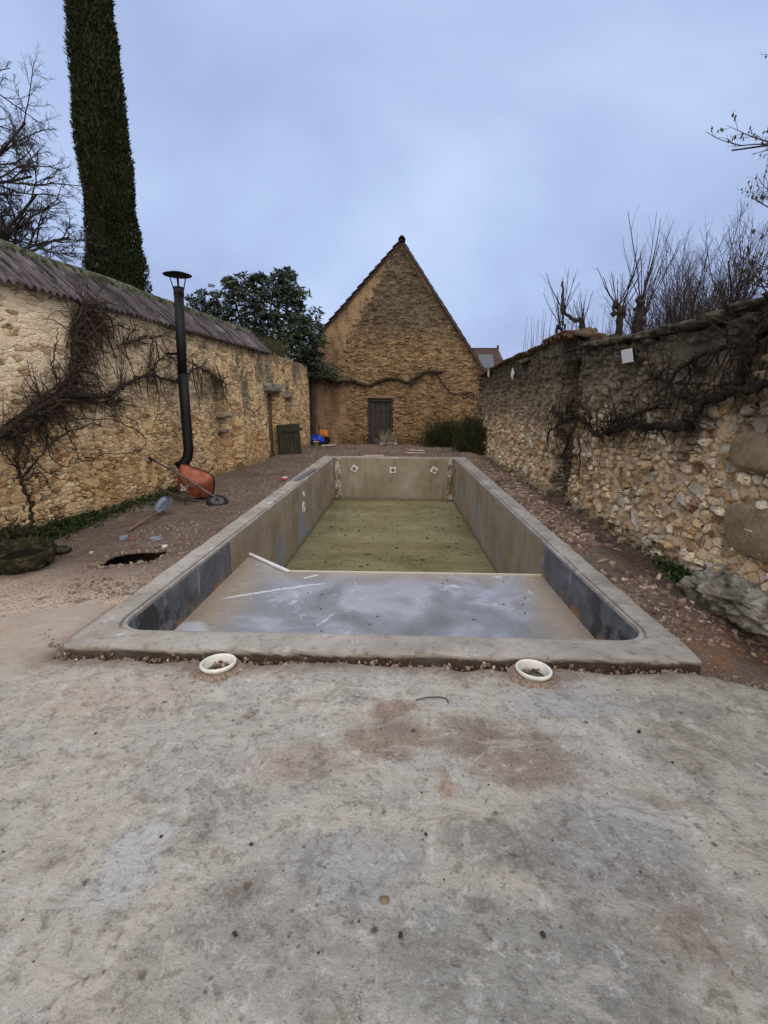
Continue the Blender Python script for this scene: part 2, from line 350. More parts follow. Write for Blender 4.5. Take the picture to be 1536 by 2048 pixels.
# ---------------------------------------------------------------- masonry walls
def wall_mesh(name, length, topf, thick, res, mat, parent, recess=(), offs=None, s0=0.0, zb=-0.3, backres=0.25):
    s = np.arange(s0, length + res * 0.5, res); top = np.array([topf(a) for a in s]); zmax = top.max()
    z = np.arange(zb, zmax + res, res); SS, ZZ = np.meshgrid(s, z, indexing='ij'); ZC = np.minimum(ZZ, top[:, None])
    YY = np.zeros_like(SS)
    if offs is not None: YY = YY + offs(SS, ZC)
    for (a, b, c0, c1, dep) in recess: YY = np.where((SS > a) & (SS < b) & (ZC > c0) & (ZC < c1), dep, YY)
    n, k = SS.shape; idx = np.arange(n * k).reshape(n, k)
    q = np.stack([idx[:-1, :-1], idx[1:, :-1], idx[1:, 1:], idx[:-1, 1:]], -1).reshape(-1, 4)
    area = (np.maximum(ZC[:-1, 1:], ZC[1:, 1:]) - np.minimum(ZC[:-1, :-1], ZC[1:, :-1])).ravel() > 1e-5
    q = q[area]; V = [np.stack([SS.ravel(), YY.ravel(), ZC.ravel()], 1)]; Q = [q]; base = n * k
    # top strip and back
    kt = max(2, int(thick / 0.06)); tt = np.linspace(0, 1, kt + 1)[1:]
    fy = YY[np.arange(n), -1]
    T = np.stack([np.repeat(s[:, None], kt, 1), fy[:, None] * (1 - tt) + thick * tt, np.repeat(top[:, None], kt, 1) + 0.02 * np.sin(tt * math.pi)[None, :]], -1)
    V.append(T.reshape(-1, 3)); ti = base + np.arange(n * kt).reshape(n, kt); full = np.concatenate([idx[:, -1:], ti], 1)
    Q.append(np.stack([full[:-1, :-1], full[1:, :-1], full[1:, 1:], full[:-1, 1:]], -1).reshape(-1, 4)); base += n * kt
    B = np.stack([s, np.full(n, thick), np.full(n, zb)], 1); V.append(B); bi = base + np.arange(n)
    Q.append(np.stack([full[:-1, -1], full[1:, -1], bi[1:], bi[:-1]], -1)); V = np.concatenate(V); Q = np.concatenate(Q)
    # merge duplicate verts at clipped rows
    key = np.round(V * 2000).astype(np.int64); _, first, inv = np.unique(key, axis=0, return_index=True, return_inverse=True)
    inv = inv.ravel(); V = V[first]; Q = inv[Q]
    tri = []; quad = []
    a, b, c_, d_ = Q.T; dup = (a == b) | (b == c_) | (c_ == d_) | (d_ == a); quad = Q[~dup]; dq = Q[dup]
    for f in dq:
        u = list(dict.fromkeys(f.tolist()))
        if len(u) == 3: tri.append(u)
    # end caps
    o = mesh_np(name, V, quad, np.array(tri) if tri else None, mat, parent, True)
    for ends in (0, n - 1):
        ring = [(s[ends], YY[ends, j], ZC[ends, j]) for j in range(0, k, 4)] + [(s[ends], fy[ends], top[ends]), (s[ends], thick, top[ends]), (s[ends], thick, zb)]
        mb = MB(); mb.poly(ring, [tuple(range(len(ring)))[::(-1 if ends == 0 else 1)]]); mb.build('end_face', mat, parent)
    return o

def masonry(name, sx, sz, stones, mortar, lime=None, weather_tones=None, disp=0.05, joint=0.10, big=0.8, warp=0.35, seed=0.0, lime_col=None, gap=0.0, rand=0.85, smear=0.8, gain=1.0, lime_last=False):
    """rubble stonework in metres on the local x-z plane"""
    M = NB(name, 0.93, 0.15); p = M.xyz()
    base = M.comb(M.mul(M.add(p[0], M.mul(p[1], 0.7)), sx), M.mul(p[2], sz), seed)
    wv = M.vm('SCALE', M.vm('SUBTRACT', M.noise(2.2, 3, 0.6, col=True), (0.5, 0.5, 0.5)), scale=warp * 2.4)
    wv2 = M.vm('SCALE', M.vm('SUBTRACT', M.noise(14, 2, 0.6, col=True), (0.5, 0.5, 0.5)), scale=warp * 0.7)
    V = M.vm('ADD', M.vm('ADD', base, wv), wv2)
    wv3 = M.vm('SCALE', M.vm('SUBTRACT', M.noise(45, 2, 0.6, col=True), (0.5, 0.5, 0.5)), scale=warp * 0.45); V = M.vm('ADD', V, wv3)
    e1 = M.vor(1.0, V, 'DISTANCE_TO_EDGE', '2D', rand).outputs['Distance']; v1 = M.vor(1.0, V, 'F1', '2D', rand); c1 = v1.outputs['Color']
    V2 = M.vm('ADD', V, (13.7, 5.1, 0))
    e2 = M.vor(0.55, V2, 'DISTANCE_TO_EDGE', '2D', rand).outputs['Distance']; v2 = M.vor(0.55, V2, 'F1', '2D', rand); c2 = v2.outputs['Color']
    s2 = M.xyz(c2); s1 = M.xyz(c1); mk = M.math('GREATER_THAN', s2[2], big)
    edge = M.mixf(mk, e1, M.mul(e2, 1.8)); ra = M.mixf(mk, s1[0], s2[0]); rb = M.mixf(mk, s1[1], s2[1])
    nt1 = M.n('VectorMath', operation='DOT_PRODUCT'); M.set(nt1.inputs[0], M.vm('SUBTRACT', V, v1.outputs['Position'])); M.set(nt1.inputs[1], M.vm('SUBTRACT', c1, (0.5, 0.5, 0.5)))
    tiltf = M.mul(nt1.outputs['Value'], M.sub(1.0, mk))
    nf = M.noise(28, 5, 0.65); nm = M.noise(5, 4, 0.6); ng = M.noise(0.9, 4, 0.6); ns = M.noise(2.6, 6, 0.7); ng2 = M.noise(90, 3, 0.7)
    jn = M.mul(M.mr(nm, 0.3, 0.7, 0.4, 1.7), joint)
    st = M.mr(edge, M.mul(jn, 0.3), M.mul(jn, 1.5))
    dome = M.mr(edge, 0.0, 0.30)
    smr = M.mul(M.mr(ns, 0.48, 0.60), smear)
    low_ = M.math('MULTIPLY', M.math('LESS_THAN', rb, 0.22), 0.8)          # some stones lie under the pointing
    cov = M.math('MAXIMUM', smr, low_)
    hgt = M.add(M.mul(st, M.add(0.36, M.add(M.mul(rb, 0.30), M.mul(tiltf, 0.72)))), M.add(M.mul(dome, 0.10), M.mul(M.sub(nf, 0.5), 0.30)))
    hgt = M.mixf(cov, hgt, M.add(0.42, M.mul(M.sub(M.noise(11, 5, 0.7), 0.5), 0.5)))
    col = M.ramp(ra, stones, False)
    col = M.mix(M.mr(nf, 0.35, 0.75), col, M.mix(0.45, col, lin(96, 74, 50)))
    val = M.mr(M.xyz(c1)[2], 0.0, 1.0, 0.62, 1.16, False); col = M.vm('SCALE', col, scale=val)
    mcol = M.mix(nm, mortar[0], mortar[1]); mcol = M.mix(M.mr(ng2, 0.45, 0.75), mcol, M.mix(0.5, mcol, lin(90, 70, 48)))
    colr = M.mix(M.mul(st, M.sub(1.0, M.mul(cov, 0.8))), mcol, col)
    if gap: colr = M.mix(M.mul(M.mul(M.mr(edge, M.mul(jn, 0.8), 0.0), M.sub(1.0, cov)), M.mul(M.mr(nm, 0.45, 0.6), gap)), colr, lin(50, 38, 28))  # soil-dark open joints, also painting in the crevice shade between stones
    if weather_tones and lime_last:
        for f, cc in weather_tones(M, p, nm, ng, nf): colr = M.mix(f, colr, cc)
    if lime:
        lm = lime(M, p, nm, ng, nf); keep_ = M.math('GREATER_THAN', rb, 0.90 if lime_last else 0.80)
        bury = M.mul(lm, M.sub(1.0, M.mul(keep_, 0.0 if lime_last else 0.7)))
        lc_ = M.mix(nf, lime_col[0], lime_col[1]) if not lime_last else M.mix(M.mr(M.noise(1.0, 6, 0.7, vec=M.scl(2.2, 1, 0.8)), 0.4, 0.62), lime_col[1], M.mix(nm, lime_col[0], lin(96, 74, 54)))
        colr = M.mix(M.mul(bury, 0.92), colr, lc_)
        hgt = M.mixf(M.mul(bury, 0.85), hgt, M.add(0.62, M.mul(M.sub(M.noise(9, 5, 0.6, vec=M.scl(1, 1, 2.2)), 0.5), 0.15 if lime_last else 0.65)))
    if weather_tones and not lime_last:
        for f, cc in weather_tones(M, p, nm, ng, nf): colr = M.mix(f, colr, cc)
    colr = M.vm('SCALE', colr, scale=gain)
    M.base(colr); M.bump(nf, 0.5, 0.008); M.disp(hgt, disp, 0.6)
    return M.m

ochre = [(0.0, lin(142, 112, 80)), (0.18, lin(184, 154, 112)), (0.4, lin(206, 182, 142)), (0.6, lin(184, 162, 130)), (0.76, lin(214, 194, 158)), (0.9, lin(164, 122, 84)), (1.0, lin(124, 88, 66))]
def lime_left(M, p, nm, ng, nf):
    up_ = M.mr(M.add(p[2], M.mul(M.sub(ng, 0.5), 1.6)), 1.0, 1.9)
    nearx = M.mr(M.add(p[0], M.mul(nm, 1.2)), 8.5, 5.0)      # local x = distance along the wall from y=-3
    midz = M.mr(p[0], 14.5, 9.0)
    return M.math('MULTIPLY', M.math('MAXIMUM', M.mul(nearx, 1.0), M.mul(midz, 0.75)), up_, clamp=True)
def weather_tone_left(M, p, nm, ng, nf):
    strk = M.noise(1.0, 6, 0.7, vec=M.scl(1.3, 1, 0.7))
    g1 = M.mul(M.mul(M.mr(strk, 0.46, 0.60), M.mul(M.mr(p[0], 11.2, 13.0), M.mr(p[0], 19.6, 18.0))), M.mr(M.add(p[2], M.mul(nm, 0.8)), 1.2, 2.2))
    under = M.mul(M.mr(M.add(p[2], M.mul(nm, 0.25)), 2.62, 2.86), 0.5)  # band darker towards the top of the wall
    base_ = M.mul(M.mr(M.add(p[2], M.mul(nm, 0.4)), 0.5, 0.15), 0.7)
    vine = M.mul(M.mul(M.mr(M.math('ABSOLUTE', M.sub(p[2], M.add(1.55, M.mul(ng, 0.3)))), 0.35, 0.05), M.mr(nm, 0.4, 0.65)), M.mul(M.mr(p[0], 13.2, 12.0), 0.55))
    redd = M.mul(M.mr(p[2], 1.3, 0.6), M.mul(M.mr(ng, 0.45, 0.65), 0.5))
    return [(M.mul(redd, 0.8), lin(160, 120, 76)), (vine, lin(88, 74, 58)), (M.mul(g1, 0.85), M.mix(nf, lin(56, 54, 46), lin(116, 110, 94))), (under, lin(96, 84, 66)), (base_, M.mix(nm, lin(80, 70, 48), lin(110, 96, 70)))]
M_LEFT = masonry('rubble_ochre', 8.8, 19.0, ochre, (lin(178, 148, 104), lin(214, 186, 140)), lime_left, weather_tone_left, 0.07, 0.085, 0.92, 0.36, smear=0.45, gain=1.45,
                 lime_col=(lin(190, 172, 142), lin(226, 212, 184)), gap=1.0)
greys = [(0.0, lin(128, 106, 82)), (0.2, lin(176, 154, 120)), (0.42, lin(200, 184, 154)), (0.62, lin(168, 164, 150)), (0.8, lin(216, 206, 184)), (0.92, lin(172, 134, 94)), (1.0, lin(130, 116, 98))]
def weather_shade_right(M, p, nm, ng, nf):        # local x runs from the far end (y=16.3) towards the camera
    strk = M.noise(1.0, 5, 0.62, vec=M.scl(1.6, 1, 0.7))
    dark = M.mul(M.mr(M.add(p[2], M.add(M.mul(M.sub(strk, 0.5), 2.2), M.mul(M.sub(nm, 0.5), 0.7))), 1.0, 1.6), M.mr(nm, 0.25, 0.6, 0.75, 1.0))
    recess_shade = M.mul(M.mul(M.mr(M.math('ABSOLUTE', M.add(M.sub(p[0], 8.35), M.mul(M.sub(nm, 0.5), 0.5))), 0.40, 0.20), M.mr(nf, 0.3, 0.6, 0.6, 1.0)), 0.92)  # shadow of the wall recess painted as a dark vertical strip
    farg = M.mul(M.mul(M.mr(p[0], 8.6, 7.6), M.mr(M.add(p[2], M.mul(ng, 1.0)), 1.3, 2.1)), 0.7)
    spl = M.mul(M.mr(M.noise(9, 6, 0.75), 0.56, 0.64), M.mr(p[2], 0.9, 1.6))
    base_ = M.mul(M.mr(M.add(p[2], M.mul(nm, 0.35)), 0.42, 0.12), 0.6)
    return [(M.mul(dark, 0.88), M.mix(nf, lin(54, 46, 38), lin(118, 106, 90))), (farg, M.mix(nf, lin(74, 66, 54), lin(138, 124, 102))), (M.mul(M.mr(M.add(p[2], M.mul(strk, 1.1)), 2.3, 2.65), 0.75), M.mix(nf, lin(38, 33, 28), lin(84, 76, 64))), (M.mul(spl, 0.45), M.mix(nm, lin(40, 36, 30), lin(150, 144, 128))), (recess_shade, M.mix(nf, lin(34, 29, 24), lin(84, 76, 62))), (base_, lin(74, 66, 48))]
M_RIGHT = masonry('rubble_grey', 9.0, 12.5, greys, (lin(138, 116, 88), lin(182, 160, 128)), None, weather_shade_right, 0.068, 0.09, 0.90, 0.34, smear=0.35, gain=1.68, seed=3.0, gap=0.9)
thin = [(0.0, lin(94, 80, 64)), (0.25, lin(132, 113, 88)), (0.5, lin(154, 134, 107)), (0.7, lin(126, 110, 88)), (0.85, lin(184, 160, 126)), (1.0, lin(136, 94, 62))]
def lime_gable(M, p, nm, ng, nf):           # local x from -4.4 .. 3.3, plaster down the left side
    edge_ = M.add(M.mul(p[2], 0.58), M.sub(M.add(M.mul(M.sub(nm, 0.5), 1.3), M.mul(M.sub(nf, 0.5), 0.4)), 4.1))   # x of plaster edge
    a = M.mul(M.mr(M.sub(p[0], edge_), 0.03, -0.05), M.mr(p[2], 2.75, 2.95))
    rightb = M.mul(M.mr(M.add(p[0], M.mul(p[2], 0.71)), 4.78, 4.9), M.mr(p[2], 5.0, 5.4))
    low = M.mul(M.mr(M.add(p[0], M.mul(nm, 0.8)), -1.3, -1.9), M.mr(p[2], 2.4, 2.0))
    return M.math('MAXIMUM', M.math('MAXIMUM', a, rightb), M.mul(low, 0.95), clamp=True)
def weather_gable(M, p, nm, ng, nf):
    st_ = M.noise(1.0, 5, 0.62, vec=M.scl(1.1, 1, 0.5))
    top_ = M.mul(M.mr(M.add(p[2], M.mul(M.sub(st_, 0.5), 3.5)), 3.2, 4.8), 0.8)
    mid_ = M.mul(M.mr(st_, 0.5, 0.66), 0.5)
    low_ = M.mul(M.mr(M.add(p[2], M.mul(ng, 1.2)), 2.6, 1.4), 0.2)
    return [(top_, M.mix(nf, lin(60, 54, 44), lin(112, 102, 86))), (M.mul(mid_, 0.8), lin(110, 94, 74)), (low_, lin(150, 112, 70)), (M.mul(M.mr(p[2], 0.35, 0.05), 0.6), lin(74, 62, 46))]
M_GABLE = masonry('thin_course_stone', 6.0, 19.0, thin, (lin(124, 100, 70), lin(160, 132, 94)), lime_gable, weather_gable, 0.04, 0.12, 0.94, 0.20, smear=0.25, gain=1.2, lime_last=True, seed=6.0,
                  lime_col=(lin(114, 92, 70), lin(148, 122, 92)), gap=0.8)

# left wall: local x = along the wall from y=-3, z up, front face towards +X
LY0 = -3.0; LANG = math.atan(0.097); LLEN = (16.4 - LY0) / math.cos(LANG)
def lpt(s_, z_, off=0.0):                   # wall coordinates -> world
    dx_, dy_ = -math.sin(-LANG), math.cos(LANG)
    x0 = -4.25 + 0.097 * (LY0 - 4.7)
    return Vector((x0 + dx_ * s_ + math.cos(LANG) * off, LY0 + dy_ * s_ - math.sin(LANG) * off, z_))
def lrow(y): return (y - LY0) / math.cos(LANG)
lw = empty('stone_wall', lpt(0, 0), math.pi / 2 - LANG, 'long ochre rubble wall on the left with corrugated roofing along its top', 'wall')
def left_top(s_): return 2.84 if s_ < lrow(12.9) else 2.84 - 0.04 * (s_ - lrow(12.9)) + 0.05 * float(fbm(s_, 0.0, 21, 3, 2.0))
def left_offs(s_, z_):
    o = fbm(s_, z_, 31, 3, 0.5) * 0.05
    band = np.exp(-((s_ - lrow(9.95)) / 0.22) ** 4) * (z_ > 0.05) * (z_ < 1.75); o = o + 0.07 * band
    o = o - 0.10 * np.exp(-((s_ - lrow(10.75)) / 0.16) ** 4) * sstep(2.7, 1.2, z_)
    return o
wall_mesh('masonry', LLEN, left_top, 0.55, 0.02, M_LEFT, lw,
          recess=[(lrow(12.6), lrow(13.45), -0.05, 1.80, 0.34), (lrow(13.95), lrow(14.38), 0.95, 1.66, 0.16), (lrow(9.72), lrow(10.15), 1.30, 1.62, 0.2)], offs=left_offs)
M = NB('old_render', 0.95, 0.1); M.base(M.mix(M.noise(3, 5, 0.6), lin(112, 92, 78), lin(146, 122, 98))); M.bump(M.noise(20, 5, 0.6), 0.6, 0.01); M_RENDER = M.m
M = NB('grey_stone', 0.9, 0.2); n_ = M.noise(9, 6, 0.7); M.base(M.ramp(n_, [(0.3, lin(66, 64, 58)), (0.5, lin(120, 114, 102)), (0.7, lin(168, 160, 144))])); M.bump(n_, 0.9, 0.02); M_GSTONE = M.m
M = NB('door_render', 0.95, 0.1); M.base(M.mix(M.noise(2.5, 6, 0.7), lin(80, 64, 54), lin(118, 96, 78))); M.bump(M.noise(20, 5, 0.6), 0.6, 0.01); simple_render = M.m
def on_left(o): o.parent = lw; return o
mb = MB().box((lrow(13.02), 0.255, 0.87), (0.86, 0.02, 1.86)); on_left(mb.build('blocked_doorway', simple_render))
o = lump('lintel', (lrow(13.0), 0.06, 1.93), (1.3, 0.34, 0.26), M_GSTONE, 3, 0.12, 2, 3, lw, sharp=True)
o = lump('niche_lintel', (lrow(14.15), 0.06, 1.72), (0.62, 0.26, 0.12), M_GSTONE, 5, 0.12, 2, 3, lw, sharp=True)
o = lump('sill', (lrow(9.93), 0.02, 1.27), (0.46, 0.34, 0.07), M_GSTONE, 7, 0.12, 2, 3, lw, sharp=True)
o = lump('sill', (lrow(9.93), 0.02, 0.95), (0.36, 0.2, 0.06), M_GSTONE, 8, 0.12, 2, 3, lw, sharp=True)
# corrugated roofing
M = NB('fibre_cement', 0.85, 0.2); p = M.xyz(); n1_ = M.noise(2.2, 5, 0.65); n2_ = M.noise(1.5, 5, 0.7, vec=M.scl(10, 1.2, 1))
c = M.ramp(n1_, [(0.3, lin(66, 59, 60)), (0.5, lin(90, 81, 81)), (0.7, lin(122, 114, 112))])
c = M.mix(M.mr(n2_, 0.46, 0.62), c, lin(40, 35, 35)); c = M.mix(M.mr(M.noise(7, 5, 0.7), 0.62, 0.78), c, lin(150, 148, 146))
M.base(c); M.bump(M.noise(60, 4, 0.6), 0.3, 0.004); M_CORR = M.m
s_ = np.arange(0, lrow(12.9), 0.011); tt = np.linspace(0, 1, 12); SS, TT = np.meshgrid(s_, tt, indexing='ij')
y_ = -0.10 + 0.60 * TT; z_ = 2.80 + 0.53 * TT + 0.024 * np.sin(SS * 2 * math.pi / 0.105) + 0.012 * fbm(SS, TT, 41, 3, 0.6) + 0.006 * (np.floor(SS / 0.92) % 2)
y_ = y_ + 0.02 * fbm(np.floor(SS / 0.92), TT * 0, 42, 1, 1.0)
V1 = np.stack([SS.ravel(), y_.ravel(), z_.ravel()], 1); V2 = V1 + np.array([0, 0.005, -0.009]); n, k = SS.shape; idx = np.arange(n * k).reshape(n, k)
qf = np.stack([idx[:-1, :-1], idx[1:, :-1], idx[1:, 1:], idx[:-1, 1:]], -1).reshape(-1, 4); qb = qf[:, ::-1] + n * k
ed_ = np.stack([idx[1:, 0], idx[:-1, 0], idx[:-1, 0] + n * k, idx[1:, 0] + n * k], -1); ed2 = np.stack([idx[-1, 1:], idx[-1, :-1], idx[-1, :-1] + n * k, idx[-1, 1:] + n * k], -1)
mesh_np('corrugated_roof', np.concatenate([V1, V2]), np.concatenate([qf, qb, ed_, ed2]), None, M_CORR, lw, True)
# mossy ridge and the back of the roof
M = NB('mossy_mortar', 0.95, 0.1); n1_ = M.noise(4, 5, 0.7); c = M.ramp(n1_, [(0.35, lin(52, 56, 38)), (0.5, lin(88, 88, 68)), (0.68, lin(138, 134, 116))])
c = M.mix(M.mr(M.noise(9, 4, 0.6), 0.50, 0.60), c, lin(44, 52, 26)); M.base(c); M.bump(M.noise(25, 5, 0.7), 1.0, 0.02); M_MOSS = M.m
s_ = np.arange(0, lrow(12.9), 0.04); prof = [(0.44, 3.27), (0.455, 3.36), (0.52, 3.41), (0.62, 3.40), (0.68, 3.33), (0.68, 3.2), (0.55, 2.82)]
V = []; Q = []
for i, a in enumerate(s_):
    for j, (yy, zz) in enumerate(prof):
        V.append((a, yy + 0.02 * float(fbm(a, j, 43, 3, 3.0)), zz + 0.03 * float(fbm(a, j * 0.3, 44, 4, 2.0))))
k = len(prof)
for i in range(len(s_) - 1):
    for j in range(k - 1): Q.append((i * k + j, (i + 1) * k + j, (i + 1) * k + j + 1, i * k + j + 1))
mesh_np('ridge', V, Q, None, M_MOSS, lw, True)
mb = MB().poly([(lrow(12.9), -0.10, 2.79), (lrow(12.9), 0.5, 3.31), (lrow(12.9), 0.68, 3.31), (lrow(12.9), 0.55, 2.79)], [(0, 1, 2, 3)]); mb.build('roof_end', M_RENDER, lw)

# right wall: local x from the far end towards the camera, front face towards -X
rw = empty('stone_wall', (2.8, 16.3, 0), -math.pi / 2, 'dark weathered rubble wall on the right with a climbing vine and stone coping', 'wall')
def rs(y): return 16.3 - y
def right_top(s_):
    y = 16.3 - s_
    z = np.interp(y, [-3, 3.9, 4.7, 5.6, 7.2, 7.5, 7.75, 8.1, 9.4, 11.5, 15.6, 16.3], [2.36, 2.34, 2.26, 2.30, 2.36, 2.42, 2.56, 2.64, 2.60, 2.60, 2.45, 2.42])
    return float(z) + 0.03 * float(fbm(s_, 1.0, 51, 3, 1.5))
def right_offs(s_, z_):
    o = fbm(s_, z_, 52, 4, 0.6) * 0.09
    o = o + 0.24 * np.exp(-((s_ - rs(7.95)) / 0.21) ** 8) * sstep(2.3, 2.15, z_)
    o = o + np.where(s_ < rs(8.2), -0.12, 0.0) + 0.05 * np.exp(-((s_ - rs(10.6)) / 0.4) ** 4)
    o = o - 0.06 * sstep(0.5, 0.0, z_) ; return o
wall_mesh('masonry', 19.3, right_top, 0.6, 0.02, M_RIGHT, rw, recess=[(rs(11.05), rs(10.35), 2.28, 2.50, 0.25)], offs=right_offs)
M = NB('face_stone', 0.92, 0.15); n_ = M.noise(7, 6, 0.75); M.base(M.ramp(n_, [(0.3, lin(112, 98, 74)), (0.5, lin(150, 132, 102)), (0.7, lin(172, 158, 130))])); M.bump(M.noise(22, 6, 0.75), 1.0, 0.03); M_FACE = M.m
M = NB('coping_stone', 0.92, 0.15); n_ = M.noise(6, 6, 0.75); M.base(M.ramp(n_, [(0.34, lin(44, 40, 34)), (0.5, lin(86, 78, 66)), (0.66, lin(140, 132, 114))])); M.bump(M.noise(22, 6, 0.75), 1.0, 0.03); M_COPE = M.m
# coping stones of the near part and tiles of the far part
for i in range(26):
    y0 = 7.3 - i * 0.40; zt = right_top(rs(y0))
    o = lump('coping_stone', (rs(y0), 0.22 + 0.02 * rng.random(), zt + 0.045), (0.46, 0.72, 0.09 + 0.03 * rng.random()), M_COPE, 20 + i, 0.14, 1.6, 3, rw, rz=rng.uniform(-.06, .06), sharp=True)
M = NB('old_clay_tile', 0.9, 0.15); n1_ = M.noise(6, 5, 0.65); M.base(M.ramp(n1_, [(0.3, lin(52, 40, 32)), (0.5, lin(92, 66, 50)), (0.7, lin(96, 90, 70))])); M.bump(M.noise(30, 4, 0.6), 0.7, 0.01); M_TILE = M.m
def half_tile(mb, c_, L_, R_, ax, tilt=0.0, rise=1):
    """curved clay tile, axis direction ax, convex up"""
    ax = Vector(ax).normalized(); side = Vector((0, 0, 1)).cross(ax).normalized(); upv = ax.cross(side); pts = []
    for t_ in (0, 1):
        for th in (0, 0.014):
            for j in range(7):
                an = math.pi * j / 6; r = R_ * (1.0 if t_ == 0 else 0.85) - th
                pts.append(Vector(c_) + ax * (L_ * (t_ - 0.5)) + side * (r * math.cos(an)) + upv * (r * math.sin(an) * rise))
    f = []
    for j in range(6):
        f += [(j, j + 1, 14 + j + 1, 14 + j), (7 + j + 1, 7 + j, 21 + j, 21 + j + 1), (j + 1, j, 7 + j, 7 + j + 1), (14 + j, 14 + j + 1, 21 + j + 1, 21 + j)]
    f += [(0, 14, 21, 7), (6, 13, 27, 20)]
    mb.poly(pts, f)
nt_ = 0
for i in range(40):
    y0 = 16.2 - i * 0.215
    if y0 < 7.75: break
    zt = right_top(rs(y0)) + rng.uniform(-0.01, 0.015); mb = MB(); half_tile(mb, (rs(y0), 0.02, zt + 0.015), 0.46, 0.11, (0, 1, 0.30 + rng.uniform(-.05, .05)), rise=0.7)
    mb.build('roof_tile', M_TILE, rw, True)
for (s1_, z1_, s2_, z2_) in [(rs(7.2), 2.54, rs(8.15), 2.72), (rs(8.15), 2.72, rs(9.3), 2.70)]:
    MB().bar((s1_, 0.0, z1_), (s2_, 0.0, z2_), 0.30, 0.05, (0, 0, 1)).build('roof_slab', M_TILE, rw, bevel=0.01)
MB().tube([(rs(11.4), -0.06, 2.50), (rs(10.9), -0.10, 2.47), (rs(10.2), -0.05, 2.52)], [0.045, 0.05, 0.04], 8).build('wood_beam', M_GSTONE, rw, True)
lump('ledge', (rs(15.9), -0.12, 2.32), (0.5, 0.3, 0.12), M_TILE, 61, 0.1, 2, 2, rw, sharp=True)
lump('ledge', (rs(15.9), -0.10, 2.0), (0.34, 0.26, 0.08), M_TILE, 62, 0.1, 2, 2, rw, sharp=True)
for (yy, zz, dd) in [(3.55, 0.62, (0.75, 0.14, 0.40)), (3.75, 1.22, (0.55, 0.12, 0.30))]:
    lump('face_stone', (rs(yy), 0.004, zz), dd, M_FACE, int(yy * 10), 0.12, 1.6, 3, rw, sharp=True)

# ---------------------------------------------------------------- barn with the gable
barn = empty('stone_barn', (0, 18.0, 0), 0, 'stone barn with a tall steep gable at the far end of the pool', 'barn')
def gable_top(x): return min(7.02 + x * 1.04 + 0.0, 7.02 - x * 1.40) if True else 0
xl_, xr_ = -4.6, 3.28
wall_mesh('gable_wall', xr_, lambda a: max(0.5, gable_top(a)), 0.5, 0.03, M_GABLE, barn, recess=[(-1.19, -0.27, -0.05, 1.66, 0.26)], s0=xl_, offs=lambda a, b: fbm(a, b, 71, 3, 0.6) * 0.04)
for xx in (xl_, xr_): MB().box((xx + (0.25 if xx < 0 else -0.25), 6.5, gable_top(xx) / 2 - 0.1), (0.5, 12.0, gable_top(xx) - 0.05)).build('side_wall', M_RENDER, barn)
M = NB('flat_tile', 0.9, 0.15); n1_ = M.noise(5, 5, 0.65); M.base(M.ramp(n1_, [(0.3, lin(40, 33, 30)), (0.5, lin(62, 50, 44)), (0.7, lin(84, 70, 58))])); M.bump(M.noise(30, 4, 0.6), 0.7, 0.01); M_FLAT = M.m
# roof: rows of overlapping tiles, stepped along the left verge
def slope(name, x0, z0, x1, z1, rows, yfront, yback, step):
    mb = MB(); d = Vector((x1 - x0, 0, z1 - z0)); L_ = d.length; d.normalize(); nrm = Vector((-d.z, 0, d.x))
    if nrm.z < 0: nrm = -nrm
    for i in range(rows):
        a = Vector((x0, 0, z0)) + d * (L_ * i / rows); b = Vector((x0, 0, z0)) + d * (L_ * (i + 1.25) / rows)
        jit = rng.uniform(-0.02, 0.03); t_ = step
        pa = a + nrm * 0.03; pb = b + nrm * (0.03 + t_)
        pts = [(pa.x, yfront + jit, pa.z), (pb.x, yfront + jit, pb.z), (pb.x, yback, pb.z), (pa.x, yback, pa.z)]
        pts += [(q_[0] - nrm.x * 0.035, q_[1], q_[2] - nrm.z * 0.035) for q_ in pts]
        mb.poly(pts, [(0, 1, 2, 3), (7, 6, 5, 4), (0, 4, 5, 1), (1, 5, 6, 2), (2, 6, 7, 3), (3, 7, 4, 0)])
    return mb.build(name, M_FLAT, barn)
rfl = slope('roof', 0.0, 7.04, -5.0, 7.04 - 5.0 * 1.04, 24, -0.16, 12.6, 0.055)
rfr = slope('roof', 0.0, 7.04, 3.55, 7.04 - 3.55 * 1.40, 20, -0.12, 12.6, 0.02)
M = NB('old_wood', 0.85, 0.2); n1_ = M.noise(3, 6, 0.7, vec=M.scl(14, 14, 1.2)); M.base(M.ramp(n1_, [(0.3, lin(40, 33, 30)), (0.5, lin(74, 62, 54)), (0.7, lin(104, 92, 82))])); M.bump(n1_, 0.8, 0.006); M_WOOD = M.m
MB().bar((0.05, -0.10, 6.93), (3.50, -0.10, 2.10), 0.06, 0.13, (0, 1, 0)).build('rake_board', M_WOOD, barn)
MB().bar((-0.05, -0.04, 6.94), (-4.95, -0.04, 1.84), 0.06, 0.08, (0, 1, 0)).build('rake_board', M_WOOD, barn)
mb = MB(); half_tile(mb, (0, 0.05, 7.02), 0.5, 0.13, (0, 1, 0)); half_tile(mb, (0.0, -0.12, 7.1), 0.14, 0.07, (0, 1, 0)); mb.build('ridge_tile', M_FLAT, rfl)
mb = MB(); half_tile(mb, (0, 6.5, 7.02), 12.3, 0.12, (0, 1, 0)); mb.build('ridge_tile', M_FLAT, rfl)
for xx, zz in ((0.45, 6.0), (1.55, 4.55)): MB().box((xx, -0.02, zz), (0.14, 0.1, 0.12)).build('purlin_end', M_WOOD, barn)
